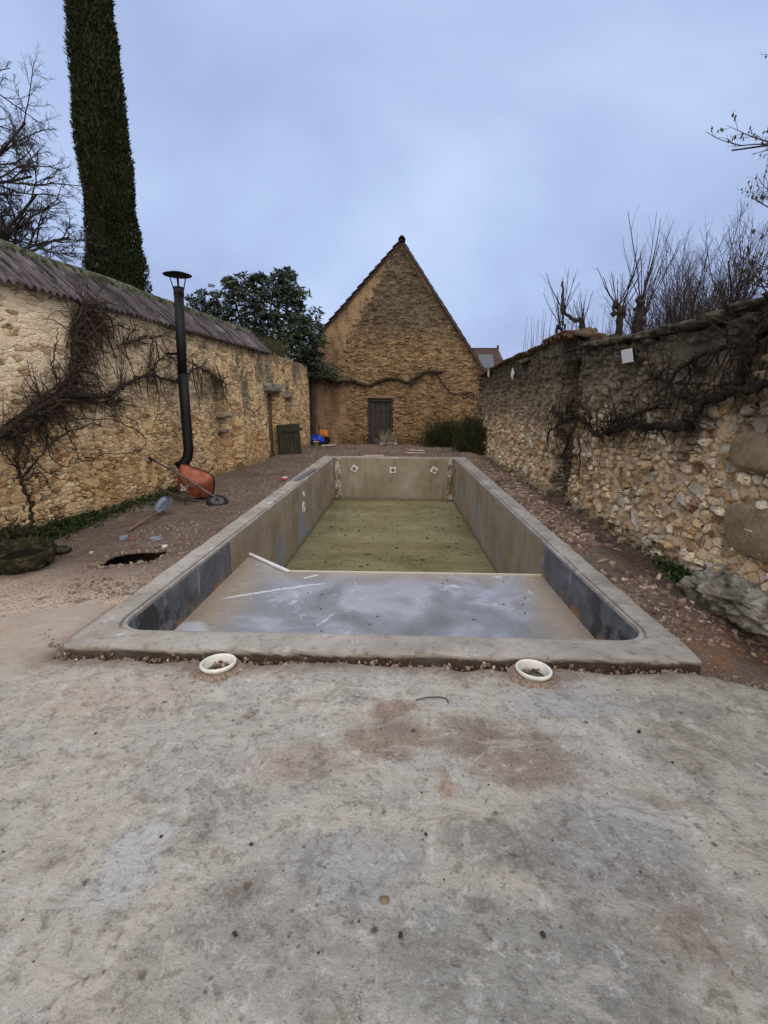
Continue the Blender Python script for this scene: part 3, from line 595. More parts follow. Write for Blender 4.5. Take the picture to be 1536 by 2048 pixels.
# door
M = NB('door_wood', 0.8, 0.25); n1_ = M.noise(3, 6, 0.7, vec=M.scl(22, 22, 1.0)); M.base(M.ramp(n1_, [(0.3, lin(36, 31, 30)), (0.5, lin(62, 54, 52)), (0.7, lin(94, 86, 82))])); M.bump(n1_, 0.8, 0.006); M_DOOR = M.m
dr = MB()
for i in range(4): dr.box((-0.73 - 0.3 + i * 0.2 , 0.12, 0.80), (0.190, 0.035, 1.58))
dr = dr.build('door', M_DOOR, barn, bevel=0.004)
for zz in (1.25, 0.35): MB().box((-0.73, 0.092, zz), (0.78, 0.02, 0.09)).build('door_ledge', M_DOOR, dr)
MB().tube([(-0.40, 0.11, 0.85), (-0.40, 0.05, 0.85), (-0.40, 0.05, 0.75), (-0.40, 0.11, 0.75)], 0.01, 6).build('handle', M_WOOD, dr)
MB().box((-1.16, 0.07, 0.80), (0.07, 0.12, 1.62)).box((-0.29, 0.07, 0.80), (0.05, 0.12, 1.62)).box((-0.73, 0.07, 1.62), (0.95, 0.12, 0.06)).build('door_frame', M_DOOR, barn)
lump('lintel', (-0.73, -0.01, 1.74), (1.15, 0.10, 0.10), M_RENDER, 70, 0.1, 2, 2, barn, sharp=True)

# ---------------------------------------------------------------- swimming pool
pool = empty('swimming_pool', (0, 2.66, 0), 0, 'drained bare concrete swimming pool with a shallow near shelf between the walls', 'swimming pool')
def xin(y, side):
    t = (y - 2.9) / (13.2 - 2.9); return (-1.97 + 0.11 * t) if side < 0 else (1.72 - 0.15 * t)
YIN0, YIN1 = 2.92, 13.20; RC = 0.20
loop = []      # inner loop, counter-clockwise seen from above, starting at the near left corner arc
def arc(cx, cy, a0, a1, n): return [(cx + RC * math.cos(a0 + (a1 - a0) * i / n), cy + RC * math.sin(a0 + (a1 - a0) * i / n)) for i in range(n + 1)]
loop += arc(xin(2.9, -1) + RC, YIN0 + RC, math.pi, 1.5 * math.pi, 10)
for x in np.arange(-1.6, 1.45, 0.1): loop.append((float(x), YIN0))
loop += arc(xin(2.9, 1) - RC, YIN0 + RC, 1.5 * math.pi, 2 * math.pi, 10)
ysr = list(np.arange(3.3, 13.2, 0.1)) + [13.2]
YJ = 5.2
for y in ysr: loop.append((xin(y, 1), float(y)))
for x in np.arange(1.45, -1.85, -0.1): loop.append((float(x), YIN1))
for y in ysr[::-1]: loop.append((xin(y, -1), float(y)))
def outer_of(x, y):                    # matching point on the outer rectangle
    if y <= YIN0 + RC * 0.999 and (abs(x + 0.125) <= 1.845):
        if x < xin(2.9, -1) + RC:
            t = math.atan2(y - (YIN0 + RC), x - (xin(2.9, -1) + RC)); t = (t + math.pi * 2) % (2 * math.pi) - math.pi   # 0..pi/2
            return (PX0, YIN0 + RC - (YIN0 + RC - PY0) * min(1, t / (math.pi / 4))) if t < math.pi / 4 else (PX0 + (xin(2.9, -1) + RC - PX0) * (t - math.pi / 4) / (math.pi / 4), PY0)
        if x > xin(2.9, 1) - RC:
            t = math.atan2(y - (YIN0 + RC), x - (xin(2.9, 1) - RC)) + math.pi / 2
            return (xin(2.9, 1) - RC + (PX1 - xin(2.9, 1) + RC) * min(1, t / (math.pi / 4)), PY0) if t < math.pi / 4 else (PX1, PY0 + (YIN0 + RC - PY0) * (t - math.pi / 4) / (math.pi / 4))
        return (x, PY0)
    if y >= YIN1 - 1e-6: 
        return (x if -1.84 < x < 1.52 else (PX0 + 0.02 if x < 0 else PX1 - 0.02 + 0.0), PY1)
    return (PX0, y) if x < 0 else (PX1, y)
NL = len(loop); outp = [outer_of(*p_) for p_ in loop]
def ringpt(i, t, z, jit=0.004):
    x = loop[i][0] * (1 - t) + outp[i][0] * t; y = loop[i][1] * (1 - t) + outp[i][1] * t
    return (x, y - 2.66, z + jit * float(fbm(x, y, 81, 4, 5.0)))
rings = [(0.0, 0.003), (0.0, 0.022), (0.012, 0.032), (0.10, 0.033), (0.115, 0.022), (0.14, 0.022), (0.155, 0.046), (0.2, 0.050)] + [(t_, 0.05) for t_ in (0.3, 0.4, 0.5, 0.6, 0.7, 0.8, 0.9)] + [(0.98, 0.048), (1.0, 0.035), (1.0, 0.0), (1.0, -0.2)]
V = []; Q = []
for (t_, z_) in rings:
    for i in range(NL):
        x, y, zz = ringpt(i, t_, z_)
        if t_ > 0.95:
            jj = 0.022 * float(fbm(x * 1.0, y + z_ * 3, 83, 4, 7.0)); x += jj; y += jj * 1.2
        V.append((x, y, zz))
for r_ in range(len(rings) - 1):
    for i in range(NL):
        j = (i + 1) % NL; Q.append((r_ * NL + i, r_ * NL + j, (r_ + 1) * NL + j, (r_ + 1) * NL + i))
M = NB('coping_concrete', 0.85, 0.25); nA = M.noise(2.0, 6, 0.65); nB_ = M.noise(14, 6, 0.7); nC = M.noise(90, 3, 0.6)
c = M.ramp(nA, [(0.3, lin(132, 126, 115)), (0.5, lin(162, 156, 145)), (0.7, lin(184, 179, 169))]); c = M.mix(M.mr(nB_, 0.5, 0.75), c, lin(120, 106, 92))
c = M.mix(M.mr(M.noise(3.3, 5, 0.7), 0.6, 0.72), c, lin(206, 206, 208)); M.base(c); M.bump(M.add(nB_, M.mul(nC, 0.3)), 0.7, 0.008)
p = M.xyz(); fr = M.mr(p[2], 0.02, 0.0); M.base(M.mix(M.mul(M.mul(M.mr(M.add(p[2], M.mul(nB_, 0.05)), 0.055, 0.03), M.mr(p[1], 0.04, 0.0)), 1.0), c, M.mix(nB_, lin(48, 38, 30), lin(104, 88, 74))))  # muddy front face, darkened to paint in the shade of the narrow gap
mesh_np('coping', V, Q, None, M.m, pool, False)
# inner walls
def inner(i0, i1, zb, name, mat, zt=-0.0):
    V = []; Q = []; zs = np.linspace(0.0, zb, 14); ids = list(range(i0, i1 + 1)); n_ = len(ids)
    for z_ in zs:
        for i in ids:
            x, y = loop[i % NL]; V.append((x, y - 2.66, z_ + (0 if z_ < 0 else 0.003 + 0.004 * float(fbm(x, y, 81, 4, 5.0)) - 0.0005)))
    for a in range(len(zs) - 1):
        for b in range(n_ - 1): Q.append((a * n_ + b, a * n_ + b + 1, (a + 1) * n_ + b + 1, (a + 1) * n_ + b))
    o = mesh_np(name, V, Q, None, mat, pool, True); return o
M = NB('basin_plaster', 0.7, 0.3); p = M.xyz(); nA = M.noise(1.4, 6, 0.65); nS = M.noise(1.0, 5, 0.6, vec=M.scl(7, 7, 0.7)); nB_ = M.noise(9, 5, 0.7)
c = M.ramp(nA, [(0.3, lin(130, 116, 94)), (0.5, lin(154, 141, 120)), (0.7, lin(170, 159, 141))]); c = M.mix(M.mr(nS, 0.54, 0.80), c, lin(122, 106, 84))
c = M.mix(M.mul(M.mr(M.noise(1.1, 4, 0.6, vec=M.scl(1.6, 1.6, 0.9)), 0.54, 0.66), M.mul(M.mr(p[2], -0.25, -0.5), M.mr(p[1], 10.2, 9.2))), c, lin(142, 148, 160))
c = M.mix(M.mr(M.noise(2.3, 6, 0.75, vec=M.scl(2, 2, 0.5)), 0.66, 0.72), c, lin(190, 190, 188)); 
c = M.mix(M.mr(M.add(p[2], M.mul(nB_, 0.08)), -1.0, -1.2), c, lin(112, 108, 78)); M.base(c); M.bump(nB_, 0.3, 0.005); M_BASIN = M.m
M = NB('slate_plaster', 0.55, 0.35); nA = M.noise(2.2, 6, 0.7, dist=0.6); nS = M.noise(1.0, 5, 0.65, vec=M.scl(9, 9, 1.2)); nB_ = M.noise(12, 5, 0.7); p = M.xyz()
c = M.ramp(nA, [(0.32, lin(70, 73, 76)), (0.5, lin(88, 92, 97)), (0.66, lin(112, 118, 128))]); c = M.mix(M.mul(M.mr(nS, 0.58, 0.72), 0.7), c, lin(168, 176, 196)); c = M.mix(M.mul(M.mr(M.noise(2.6, 5, 0.7), 0.5, 0.56), M.mr(p[1], 1.6, 0.9)), c, lin(54, 54, 54))
c = M.mix(M.mul(M.mr(p[2], -0.26, -0.38), M.mr(M.noise(3, 4), 0.45, 0.6)), c, lin(160, 122, 78)); M.base(c); M.bump(nB_, 0.3, 0.005); M_SLATE = M.m
# indices where the loop passes the shelf edge
iR = min(i for i in range(NL) if loop[i][1] >= YJ - 0.01 and loop[i][0] > 1); iL = max(i for i in range(NL) if loop[i][1] >= YJ - 0.11 and loop[i][0] < -1)
inner(0, iR, -0.39, 'shelf_wall', M_SLATE); inner(iL, NL, -0.39, 'shelf_wall', M_SLATE)
inner(iR, iL, -1.5, 'basin_wall', M_BASIN)
# shelf floor with the chamfered platform in the left corner
M = NB('shelf_concrete', 0.45, 0.4); p = M.xyz(); nA = M.noise(1.1, 6, 0.6, dist=0.5); nB_ = M.noise(5, 6, 0.7, vec=M.scl(1, 2.2, 1)); nC = M.noise(40, 4, 0.65)
c = M.ramp(nA, [(0.32, lin(118, 120, 120)), (0.46, lin(142, 145, 149)), (0.56, lin(170, 174, 182)), (0.7, lin(140, 142, 143))])
edl = M.math('MAXIMUM', M.mr(M.add(p[0], M.mul(nA, 0.5)), -1.05, -1.65), M.mr(M.sub(p[0], M.mul(nA, 0.5)), 0.85, 1.35)); edl = M.math('MAXIMUM', edl, M.mul(M.mr(p[1], 2.0, 2.5), 0.6))
c = M.mix(M.mul(edl, M.mr(nB_, 0.3, 0.55, 0.55, 1)), c, M.mix(nB_, lin(140, 116, 90), lin(184, 170, 148)))
c = M.mix(M.mr(nC, 0.62, 0.75), c, lin(120, 112, 106)); c = M.mix(M.mul(M.mr(M.noise(3.1, 6, 0.75, dist=1.0), 0.6, 0.66), 0.6), c, lin(220, 224, 232))
wp = M.vm('ADD', M.P, M.vm('SCALE', M.vm('SUBTRACT', M.noise(4, 5, 0.7, col=True), (0.5, 0.5, 0.5)), scale=0.16)); wx = M.xyz(wp)
lny = M.sub(wx[1], M.add(M.mul(M.sub(wx[0], -1.75), 0.463), 1.74)); ln = M.mul(M.mr(M.math('ABSOLUTE', lny), 0.03, 0.008), M.mul(M.mr(wx[0], -1.85, -1.65), M.mr(wx[0], -0.7, -0.95)))
c = M.mix(M.mul(ln, 0.8), c, lin(226, 228, 232)); sp_ = M.mr(M.vm('DISTANCE', wp, (-1.88, 0.98, -0.38)), 0.26, 0.16); c = M.mix(M.mul(sp_, 0.7), c, lin(200, 204, 212))
M.base(c); M.rough(M.mr(nA, 0.38, 0.6, 0.55, 0.22)); M.bump(M.add(nC, M.mul(nB_, 2)), 0.35, 0.004); M_SHELF = M.m
zf = -0.38
pts = [(-1.99, 0.15), (1.78, 0.15), (1.72, 2.54), (-1.28, 2.52), (-1.99, 3.24)]
mb = MB(); n_ = len(pts); mb.poly([(a, b, zf) for a, b in pts] + [(a, b, zf - 0.02) for a, b in pts], [tuple(range(n_))]); mb.build('shelf_floor', M_SHELF, pool)
mb = MB(); riser = [(1.72, 2.54), (-1.28, 2.52), (-1.99, 3.24)]
for a, b in zip(riser[:-1], riser[1:]): mb.poly([(a[0], a[1], zf - 0.003), (b[0], b[1], zf - 0.003), (b[0], b[1], -1.5), (a[0], a[1], -1.5)], [(0, 1, 2, 3)])
mb.build('shelf_riser', M_BASIN, pool)
M = NB('white_plastic', 0.5, 0.4); M.base(M.mix(M.noise(12, 4), lin(214, 214, 212), lin(238, 238, 236))); M_WHITE = M.m
M = NB('pale_trim', 0.6, 0.4); M.base(lin(214, 206, 184)); M_TRIM = M.m
MB().bar((1.72, 2.535, zf + 0.006), (-1.28, 2.515, zf + 0.006), 0.022, 0.016).build('edge_trim', M_TRIM, pool)
# left corner wall piece between shelf height and basin in the chamfer zone
M = NB('algae_floor', 0.9, 0.1); M.base(M.mix(M.noise(1.2, 5), lin(110, 104, 60), lin(136, 126, 80))); mb = MB().poly([(-2.0, 2.5, -1.5), (1.75, 2.5, -1.5), (1.75, 10.56, -1.5), (-2.0, 10.56, -1.5)], [(0, 1, 2, 3)]); mb.build('basin_floor', M.m, pool)
# corner strips of patched plaster at the far end
M = NB('patched_plaster', 0.8, 0.2); n1_ = M.noise(5, 6, 0.7, vec=M.scl(1, 1, 0.6)); M.base(M.ramp(n1_, [(0.38, lin(96, 84, 66)), (0.5, lin(136, 122, 100)), (0.58, lin(206, 200, 188))])); M.bump(n1_, 0.6, 0.01); M_PATCH = M.m
for xx in (-1.74, 1.47): MB().box((xx, 10.53, -0.58), (0.16, 0.03, 1.18)).build('corner_strip', M_PATCH, pool, bevel=0.004)
MB().box((-1.868, 10.2, -0.58), (0.02, 0.14, 1.18)).build('corner_strip', M_PATCH, pool); MB().box((1.568, 10.2, -0.58), (0.02, 0.14, 1.18)).build('corner_strip', M_PATCH, pool)
# fittings
M = NB('grey_plastic', 0.6, 0.3); M.base(lin(70, 68, 64)); M_GREYP = M.m
def px_y(px, py, Y_):
    d_ = fw * F + rt * (px - 768) - up * (py - 1024); t = Y_ / d_.y; return Vector((d_.x * t, Y_, CAMH + d_.z * t))
def px_x(px, py, X_):
    d_ = fw * F + rt * (px - 768) - up * (py - 1024); t = X_ / d_.x; return Vector((X_, d_.y * t, CAMH + d_.z * t))
def px_z(px, py, Z_=0.0):
    d_ = fw * F + rt * (px - 768) - up * (py - 1024); t = (Z_ - CAMH) / d_.z; return Vector((d_.x * t, d_.y * t, Z_))
for (a, b, rot) in ((709, 937, 0.2), (786, 940, math.pi / 4), (868, 940, 0.3)):
    c_ = px_y(a, b, 13.19) - Vector((0, 2.66, 0)); R_ = Matrix.Rotation(math.pi / 2, 4, 'X')
    k_ = 16; pl = []
    for j in range(k_):
        an = 2 * math.pi * j / k_ + rot; rr = 0.098 * (1 + 0.22 * math.cos(4 * (an - rot)) + 0.08 * math.sin(7 * an + a)); pl.append((rr * math.cos(an), rr * math.sin(an)))
    mb = MB(); mb.poly([(c_.x + u, c_.y, c_.z + v) for u, v in pl] + [(c_.x + u, c_.y - 0.014, c_.z + v) for u, v in pl], [tuple(range(k_, 2 * k_))] + [(j, (j + 1) % k_, k_ + (j + 1) % k_, k_ + j) for j in range(k_)])
    f_ = mb.build('inlet_patch', M_WHITE, pool)
    MB().lathe([(0.0, 0.012), (0.05, 0.012), (0.055, 0.0)], (c_.x, c_.y - 0.016, c_.z), 20, R_).build('inlet_cap', M_PATCH, f_, True)
for (a, b, r_) in ((608, 988, 0.055), (608, 1015, 0.115)):
    c_ = px_x(a, b, -1.89) - Vector((0, 2.66, 0)); c_.x = xin(c_.y + 2.66, -1) + 0.002; R_ = Matrix.Rotation(math.pi / 2, 4, 'Y')
    f_ = MB().lathe([(r_, 0.0), (r_ * 0.95, 0.016), (r_ * 0.62, 0.018), (r_ * 0.6, 0.004)], c_, 24, R_).build('wall_fitting', M_WHITE, pool, True)
    MB().lathe([(r_ * 0.62, 0.003), (0.0, 0.004)], c_, 20, R_).build('fitting_hole', M_GREYP, f_)
# water
M = NB('murky_water', 0.06, 0.5); nA = M.noise(0.9, 6, 0.65, vec=M.scl(1, 1.6, 1)); nB_ = M.noise(8, 5, 0.7, vec=M.scl(1, 2.5, 1))
c = M.ramp(nA, [(0.3, lin(110, 105, 72)), (0.5, lin(134, 128, 94)), (0.7, lin(150, 144, 112))]); c = M.mix(M.mr(nB_, 0.52, 0.72), c, lin(78, 72, 46))
M.base(c); M.b.inputs['IOR'].default_value = 1.33; M.bump(M.noise(5, 3), 0.05, 0.004)
wz = -1.20
mb = MB().poly([(1.70, 5.205, wz), (1.565, 13.19, wz), (-1.855, 13.19, wz), (-1.94, 5.91, wz), (-1.275, 5.19, wz)], [(0, 1, 2, 3, 4)])
wt = mb.build('pool_water', M.m); wt['kind'] = 'structure'
# dead leaves on the water and shelf
M = NB('dead_leaf', 0.8, 0.2); M.base(M.mix(M.noise(8), lin(44, 38, 26), lin(74, 62, 40))); M_LEAF = M.m
def leafmesh(name, L_, W_, seed):
    r_ = random.Random(seed); pts = []; n_ = 9
    for i in range(n_):
        an = 2 * math.pi * i / n_; pts.append((L_ * math.cos(an) * r_.uniform(.7, 1.1), W_ * math.sin(an) * r_.uniform(.6, 1.2), r_.uniform(0.001, 0.008)))
    mb = MB(); mb.poly([(0, 0, 0.006)] + pts, [(0, 1 + i, 1 + (i + 1) % n_) for i in range(n_)]); me = bpy.data.meshes.new(name); me.from_pydata(mb.v, [], mb.f); me.materials.append(M_LEAF); return me
lms = [leafmesh('dead_leaf', 0.035, 0.02, i) for i in range(4)]
lr = random.Random(99)
for i in range(150):
    y_ = 5.4 + 7.6 * lr.random() ** 1.1; x_ = lr.uniform(-1.15 if y_ < 6 else -1.75, 1.5)
    o = bpy.data.objects.new('dead_leaf', lms[i % 4]); COL.objects.link(o); o.location = (x_, y_, wz + 0.001); o.rotation_euler.z = lr.random() * 6.28
    k_ = lr.choice([0.5, 0.7, 0.9, 1.2, 1.6]); o.scale = (k_, k_, 1); tag(o, 'dark dead leaf floating on the green pool water', 'leaf', 'dead leaves floating on the pool water')
for i in range(14):
    o = bpy.data.objects.new('dead_leaf', lms[i % 4]); COL.objects.link(o); o.location = (lr.uniform(-1.1, 1.4), lr.uniform(3.6, 5.0), zf + 0.001); o.rotation_euler.z = lr.random() * 6.28
    o.scale = (0.45,) * 3; tag(o, 'small dark leaf scrap lying on the pale pool shelf', 'leaf', 'leaf scraps on the pool shelf')

# ================================================================ things
def sub_local(mb, parent):
    L_ = parent.location; mb.v = [(a - L_.x, b - L_.y, c_ - L_.z) for a, b, c_ in mb.v]; return mb
def simple(name, rgb, rough=0.6, spec=0.4, metal=0.0, var=0.15, scale=12, bump=0.0):
    M = NB(name, rough, spec); n_ = M.noise(scale, 5, 0.65); d_ = tuple(max(0, c_ * (1 - var * 1.6)) for c_ in rgb); u_ = tuple(min(255, c_ * (1 + var)) for c_ in rgb)
    M.base(M.ramp(n_, [(0.32, lin(*d_)), (0.68, lin(*u_))])); M.b.inputs['Metallic'].default_value = metal
    if bump: M.bump(n_, bump, 0.005)
    return M.m
# ---- open pit
M_PIT = simple('pit_soil', (104, 84, 70), 0.95, 0.05)
pit = empty('open_pit', (-2.72, 4.5, 0), 0, 'small dark open pit in the ground left of the pool rim', 'pit')
mb = MB(); pb = [(-0.75, -0.55), (0.42, -0.55), (0.42, 0.6), (-0.75, 0.6)]
mb.poly([(a, b, -0.09) for a, b in pb] + [(a, b, -1.3) for a, b in pb], [(0, 4, 5, 1), (1, 5, 6, 2), (2, 6, 7, 3), (3, 7, 4, 0), (4, 7, 6, 5)]); mb.build('pit_lining', M_PIT, pit)
MB().bar((0.05, -0.32, -0.16), (0.34, 0.24, -0.05), 0.05, 0.02).build('plank', M_WOOD, pit)
lump('stone', (-0.06, 0.18, -0.12), (0.1, 0.07, 0.07), simple('mossy_pebble', (112, 122, 100)), 4, 0.2, 2, 2, pit)

# ---- plastic collars in the slab
M_MORT = simple('collar_mortar', (138, 122, 106), 0.95, 0.1, var=0.2, scale=40, bump=0.9)
M_COLLAR = simple('cream_plastic', (226, 224, 212), 0.45, 0.4, var=0.06)
M_CWATER = NB('stagnant_water', 0.05, 0.5); M_CWATER.base(lin(58, 56, 40)); M_CWATER = M_CWATER.m
for (a, b, tx, ty, lab) in ((-1.08, 2.50, -0.03, -0.05, 'left white plastic collar holding dark water, set in the concrete before the pool'), (0.82, 2.51, 0.05, -0.03, 'right white plastic collar with wet leaves, set in the concrete before the pool')):
    t = empty('pipe_collar', (a, b, 0.02), 0, lab, 'pipe collar', 'white collars set in the concrete'); t.rotation_euler = (ty, tx, 0); t.scale = (0.93, 0.93, 1)
    MB().lathe([(0.098, -0.20), (0.104, 0.010), (0.114, 0.016), (0.115, 0.032), (0.111, 0.036), (0.101, 0.035), (0.097, 0.028), (0.088, -0.2)], k=40).build('rim', M_COLLAR, t, True)
    MB().lathe([(0.0, -0.026), (0.0925, -0.026)], k=30).build('water', M_CWATER, t)
    if a > 0: MB().poly([(-.02, .01, -.022), (.05, -.03, -.02), (.075, .02, -.018), (.01, .05, -.021)], [(0, 1, 2, 3)]).build('leaf', simple('wet_leaf', (92, 84, 56)), t)
    # rough mortar round the collar
    V = []; Q = []; kk_ = 72
    for i in range(kk_):
        an = 2 * math.pi * i / kk_; nn_ = float(fbm(math.cos(an) * 2 + a, math.sin(an) * 2, 33, 3, 2.0)); n3 = float(fbm(math.cos(an) * 9 + a, math.sin(an) * 9, 34, 3, 2.0))
        for r_, z_ in ((0.112, 0.006), (0.122 + 0.006 * n3, 0.004 + 0.008 * n3), (0.138 + 0.02 * nn_, 0.003 + 0.008 * n3), (0.160 + 0.03 * nn_, -0.018)): V.append((r_ * math.cos(an), r_ * math.sin(an), z_))
    for i in range(kk_):
        for j in range(3): Q.append((i * 4 + j, i * 4 + j + 1, ((i + 1) % kk_) * 4 + j + 1, ((i + 1) % kk_) * 4 + j))
    mesh_np('mortar', V, Q, None, M_MORT, t, True)

# ---- iron rod hook, pebbles and scraps on the slab
M_RUST = simple('rusty_iron', (84, 66, 54), 0.8, 0.3)
a_ = px_z(832, 1400, 0.03); b_ = px_z(880, 1394, 0.03); c_ = px_z(893, 1397, 0.03); d_ = px_z(897, 1406, 0.025)
t = tag(MB().tube([a_, (a_ + b_) / 2 + Vector((0, 0.004, 0.004)), b_, c_, d_], 0.0034, 6).build('iron_rod', M_RUST, smooth=True), 'thin rusty iron rod with a hooked end lying on the concrete', 'rod')
M_PEB = simple('pebble', (128, 112, 92), 0.9, 0.2); M_PEBD = simple('dark_pebble', (66, 60, 58), 0.9, 0.2)
pebs = [(768, 1798, .030, M_PEB, 'largest tan pebble alone at the bottom middle of the slab', 'pebble'), (801, 1868, .017, M_PEBD, 'black scrap below the largest tan pebble on the slab', 'pebble'), (470, 1866, .016, M_PEBD, 'dark sliver lying on the slab left of bottom middle', 'pebble'),
        (1278, 1462, .020, M_PEBD, 'dark oval pebble on the slab below the right collar', 'pebble'), (1086, 1867, .018, M_PEBD, 'dark chip on the bottom right of the slab', 'pebble'), (502, 1687, .014, M_PEBD, 'small dark pebble on the slab under the left collar, far below it', 'pebble'),
        (322, 1671, .012, M_PEBD, 'tiny black pebble on the left half of the slab', 'pebble'), (1345, 1524, .014, M_PEBD, 'small black chip near the right edge of the slab', 'pebble'), (191, 1465, .012, M_PEBD, 'tiny dark pebble on the upper left of the slab', 'pebble'),
        (852, 1667, .013, M_PEBD, 'small dark pebble beside the orange stain on the slab', 'pebble')]
for i, (a, b, s0_, m_, lab, cat) in enumerate(pebs):
    p_ = px_z(a, b, 0.025); o = lump('pebble', (p_.x, p_.y, 0.022), (s0_, s0_ * 0.75, s0_ * 0.6), m_, i, 0.5, 2.4, 2, rz=i * 1.3, sharp=True); tag(o, lab, cat)
fleck = lump('grit', (0.45, 1.2, 0.016), (0.009, 0.006, 0.005), M_PEBD, 91, 0.3, 2.0, 1); tag(fleck, 'tiny dark grit speck scattered on the concrete slab', 'grit', 'grit specks on the slab')
r_ = random.Random(31)
for i in range(110):
    o = fleck.copy(); COL.objects.link(o); o.location = (r_.uniform(-1.6, 1.6), 0.9 + 1.6 * r_.random(), 0.017); o.rotation_euler.z = r_.random() * 6; k_ = r_.uniform(0.35, 1.3); o.scale = (k_, k_, k_)

# ---- crumbled edge rubble between slab and rim
def shard_mesh(name, L_, W_, H_, seed, mat):
    r_ = random.Random(seed); n_ = r_.randint(5, 7); top = []; bot = []
    for i in range(n_):
        an = 2 * math.pi * i / n_ + r_.uniform(-.25, .25); rr = r_.uniform(0.75, 1.05)
        top.append((L_ / 2 * rr * math.cos(an) * 0.9, W_ / 2 * rr * math.sin(an) * 0.9, H_ * r_.uniform(0.35, 0.6))); bot.append((L_ / 2 * rr * math.cos(an), W_ / 2 * rr * math.sin(an), -H_ * 0.5))
    mb = MB(); mb.poly(top + bot, [tuple(range(n_)), tuple(range(n_, 2 * n_))[::-1]] + [(i, n_ + i, n_ + (i + 1) % n_, (i + 1) % n_) for i in range(n_)])
    me = bpy.data.meshes.new(name); me.from_pydata(mb.v, [], mb.f); me.materials.append(mat); return me
def stone_mat(name, cols, dust):
    M = NB(name, 0.95, 0.12); oi = M.n('ObjectInfo'); n_ = M.noise(30, 4, 0.6)
    geo = M.n('NewGeometry'); rn = M.math('FRACT', M.add(oi.outputs['Random'], geo.outputs['Random Per Island']))
    M.base(M.mix(M.mr(n_, 0.4, 0.7, 0, 0.5), M.ramp(rn, [(i / (len(cols) - 1), lin(*c_)) for i, c_ in enumerate(cols)]), lin(*dust))); M.bump(n_, 0.6, 0.005); return M.m
M_SHARD = stone_mat('limestone_shard', [(100, 78, 68), (150, 126, 108), (118, 100, 88), (176, 154, 132), (88, 68, 60), (204, 184, 160)], (88, 68, 58))
M_CHIP = stone_mat('limestone_chip', [(112, 94, 80), (140, 122, 106), (98, 82, 72), (170, 156, 140), (124, 118, 110)], (96, 80, 70))
def gz(x, y): return float(ground_h(np.array(x), np.array(y)))
sm_ = [shard_mesh('stone_shard', *d_, i, M_SHARD) for i, d_ in enumerate([(0.15, 0.09, 0.022), (0.12, 0.08, 0.02), (0.20, 0.07, 0.02), (0.10, 0.09, 0.028), (0.16, 0.11, 0.025), (0.13, 0.06, 0.03), (0.09, 0.07, 0.03), (0.24, 0.06, 0.018)])]
r_ = random.Random(5)
def put_shard(x, y, k_, lab, grp, me=None, cat='stone shard', tilt=0.3, lift=0.008, nm='stone_shard'):
    o = bpy.data.objects.new(nm, me or sm_[r_.randrange(8)]); COL.objects.link(o); o.location = (x, y, gz(x, y) + lift); o.rotation_euler = (r_.uniform(-tilt, tilt), r_.uniform(-tilt, tilt), r_.random() * 6.28)
    o.scale = (k_, k_, k_ * r_.uniform(.8, 1.3)); return tag(o, lab, cat, grp)
n_ = 0
while n_ < 285:
    y = 5.2 + 6.0 * r_.random() ** 1.5; x = 1.97 + abs(r_.gauss(0, 0.22 + 0.02 * (y - 5)))
    if x > 2.62 or fbm(x, y, 61, 2, 1.2) < -0.35: continue
    put_shard(x, y, r_.uniform(0.7, 1.35), 'flat limestone shard in the rubble strip between the pool and the right wall', 'shards in the rubble strip right of the pool'); n_ += 1
spots = [(1290, 1190), (1325, 1205), (1350, 1212), (1265, 1180), (1310, 1218), (1280, 1160), (1255, 1150), (1330, 1180), (1300, 1170), (1240, 1140), (1345, 1195), (1225, 1125), (1275, 1205), (1215, 1150), (1190, 1110), (1365, 1200), (1318, 1150), (1232, 1170), (1340, 1165), (1205, 1120)]
for (a, b) in spots:
    p_ = px_z(a, b); put_shard(p_.x, p_.y, r_.uniform(0.7, 1.15), 'flat reddish slab piece by the near right pool rim, opposite the big boulder', 'loose slab pieces near the right rock')
# masses of smaller chips: uncountable
def chips(name, fn, count, smin, smax, mat, seed, flat=0.4, zr=None):
    rr = np.random.RandomState(seed); P_ = fn(rr, count); n = len(P_); zz = ground_h(P_[:, 0], P_[:, 1]) if zr is None else zr(P_, rr)
    k = 6; an = np.linspace(0, 2 * np.pi, k, endpoint=False); V = []; Tr = []
    sz = smin + (smax - smin) * rr.rand(n) ** 2.2; rot = rr.rand(n) * 6.28; asp = 0.45 + 0.5 * rr.rand(n)
    rad_ = (0.7 + 0.4 * rr.rand(n, k)) * sz[:, None] / 2; lx = rad_ * np.cos(an); ly = rad_ * np.sin(an) * asp[:, None]
    tx = rr.uniform(-.45, .45, n)[:, None]; ty = rr.uniform(-.45, .45, n)[:, None]
    X_ = lx * np.cos(rot)[:, None] - ly * np.sin(rot)[:, None]; Y_ = lx * np.sin(rot)[:, None] + ly * np.cos(rot)[:, None]; H_ = sz[:, None] * flat * (0.6 + 0.5 * rr.rand(n, 1))
    top = np.stack([P_[:, :1] + X_ * .8, P_[:, 1:2] + Y_ * .8, zz[:, None] + H_ * 0.6 + X_ * tx + Y_ * ty + rr.rand(n, k) * H_ * 0.25], -1); bot = np.stack([P_[:, :1] + X_, P_[:, 1:2] + Y_, zz[:, None] - H_ * .5 + X_ * tx + Y_ * ty], -1)
    V = np.concatenate([top, bot], 1).reshape(-1, 3); b0 = (np.arange(n) * 2 * k)[:, None]
    q = np.concatenate([b0 + np.array([[i, k + i, k + (i + 1) % k, (i + 1) % k]]) for i in range(k)], 0); t3 = np.concatenate([b0 + np.array([[0, i, i + 1]]) for i in range(1, k - 1)], 0)
    o = mesh_np(name, V, q, t3, mat); o['kind'] = 'stuff'; return o
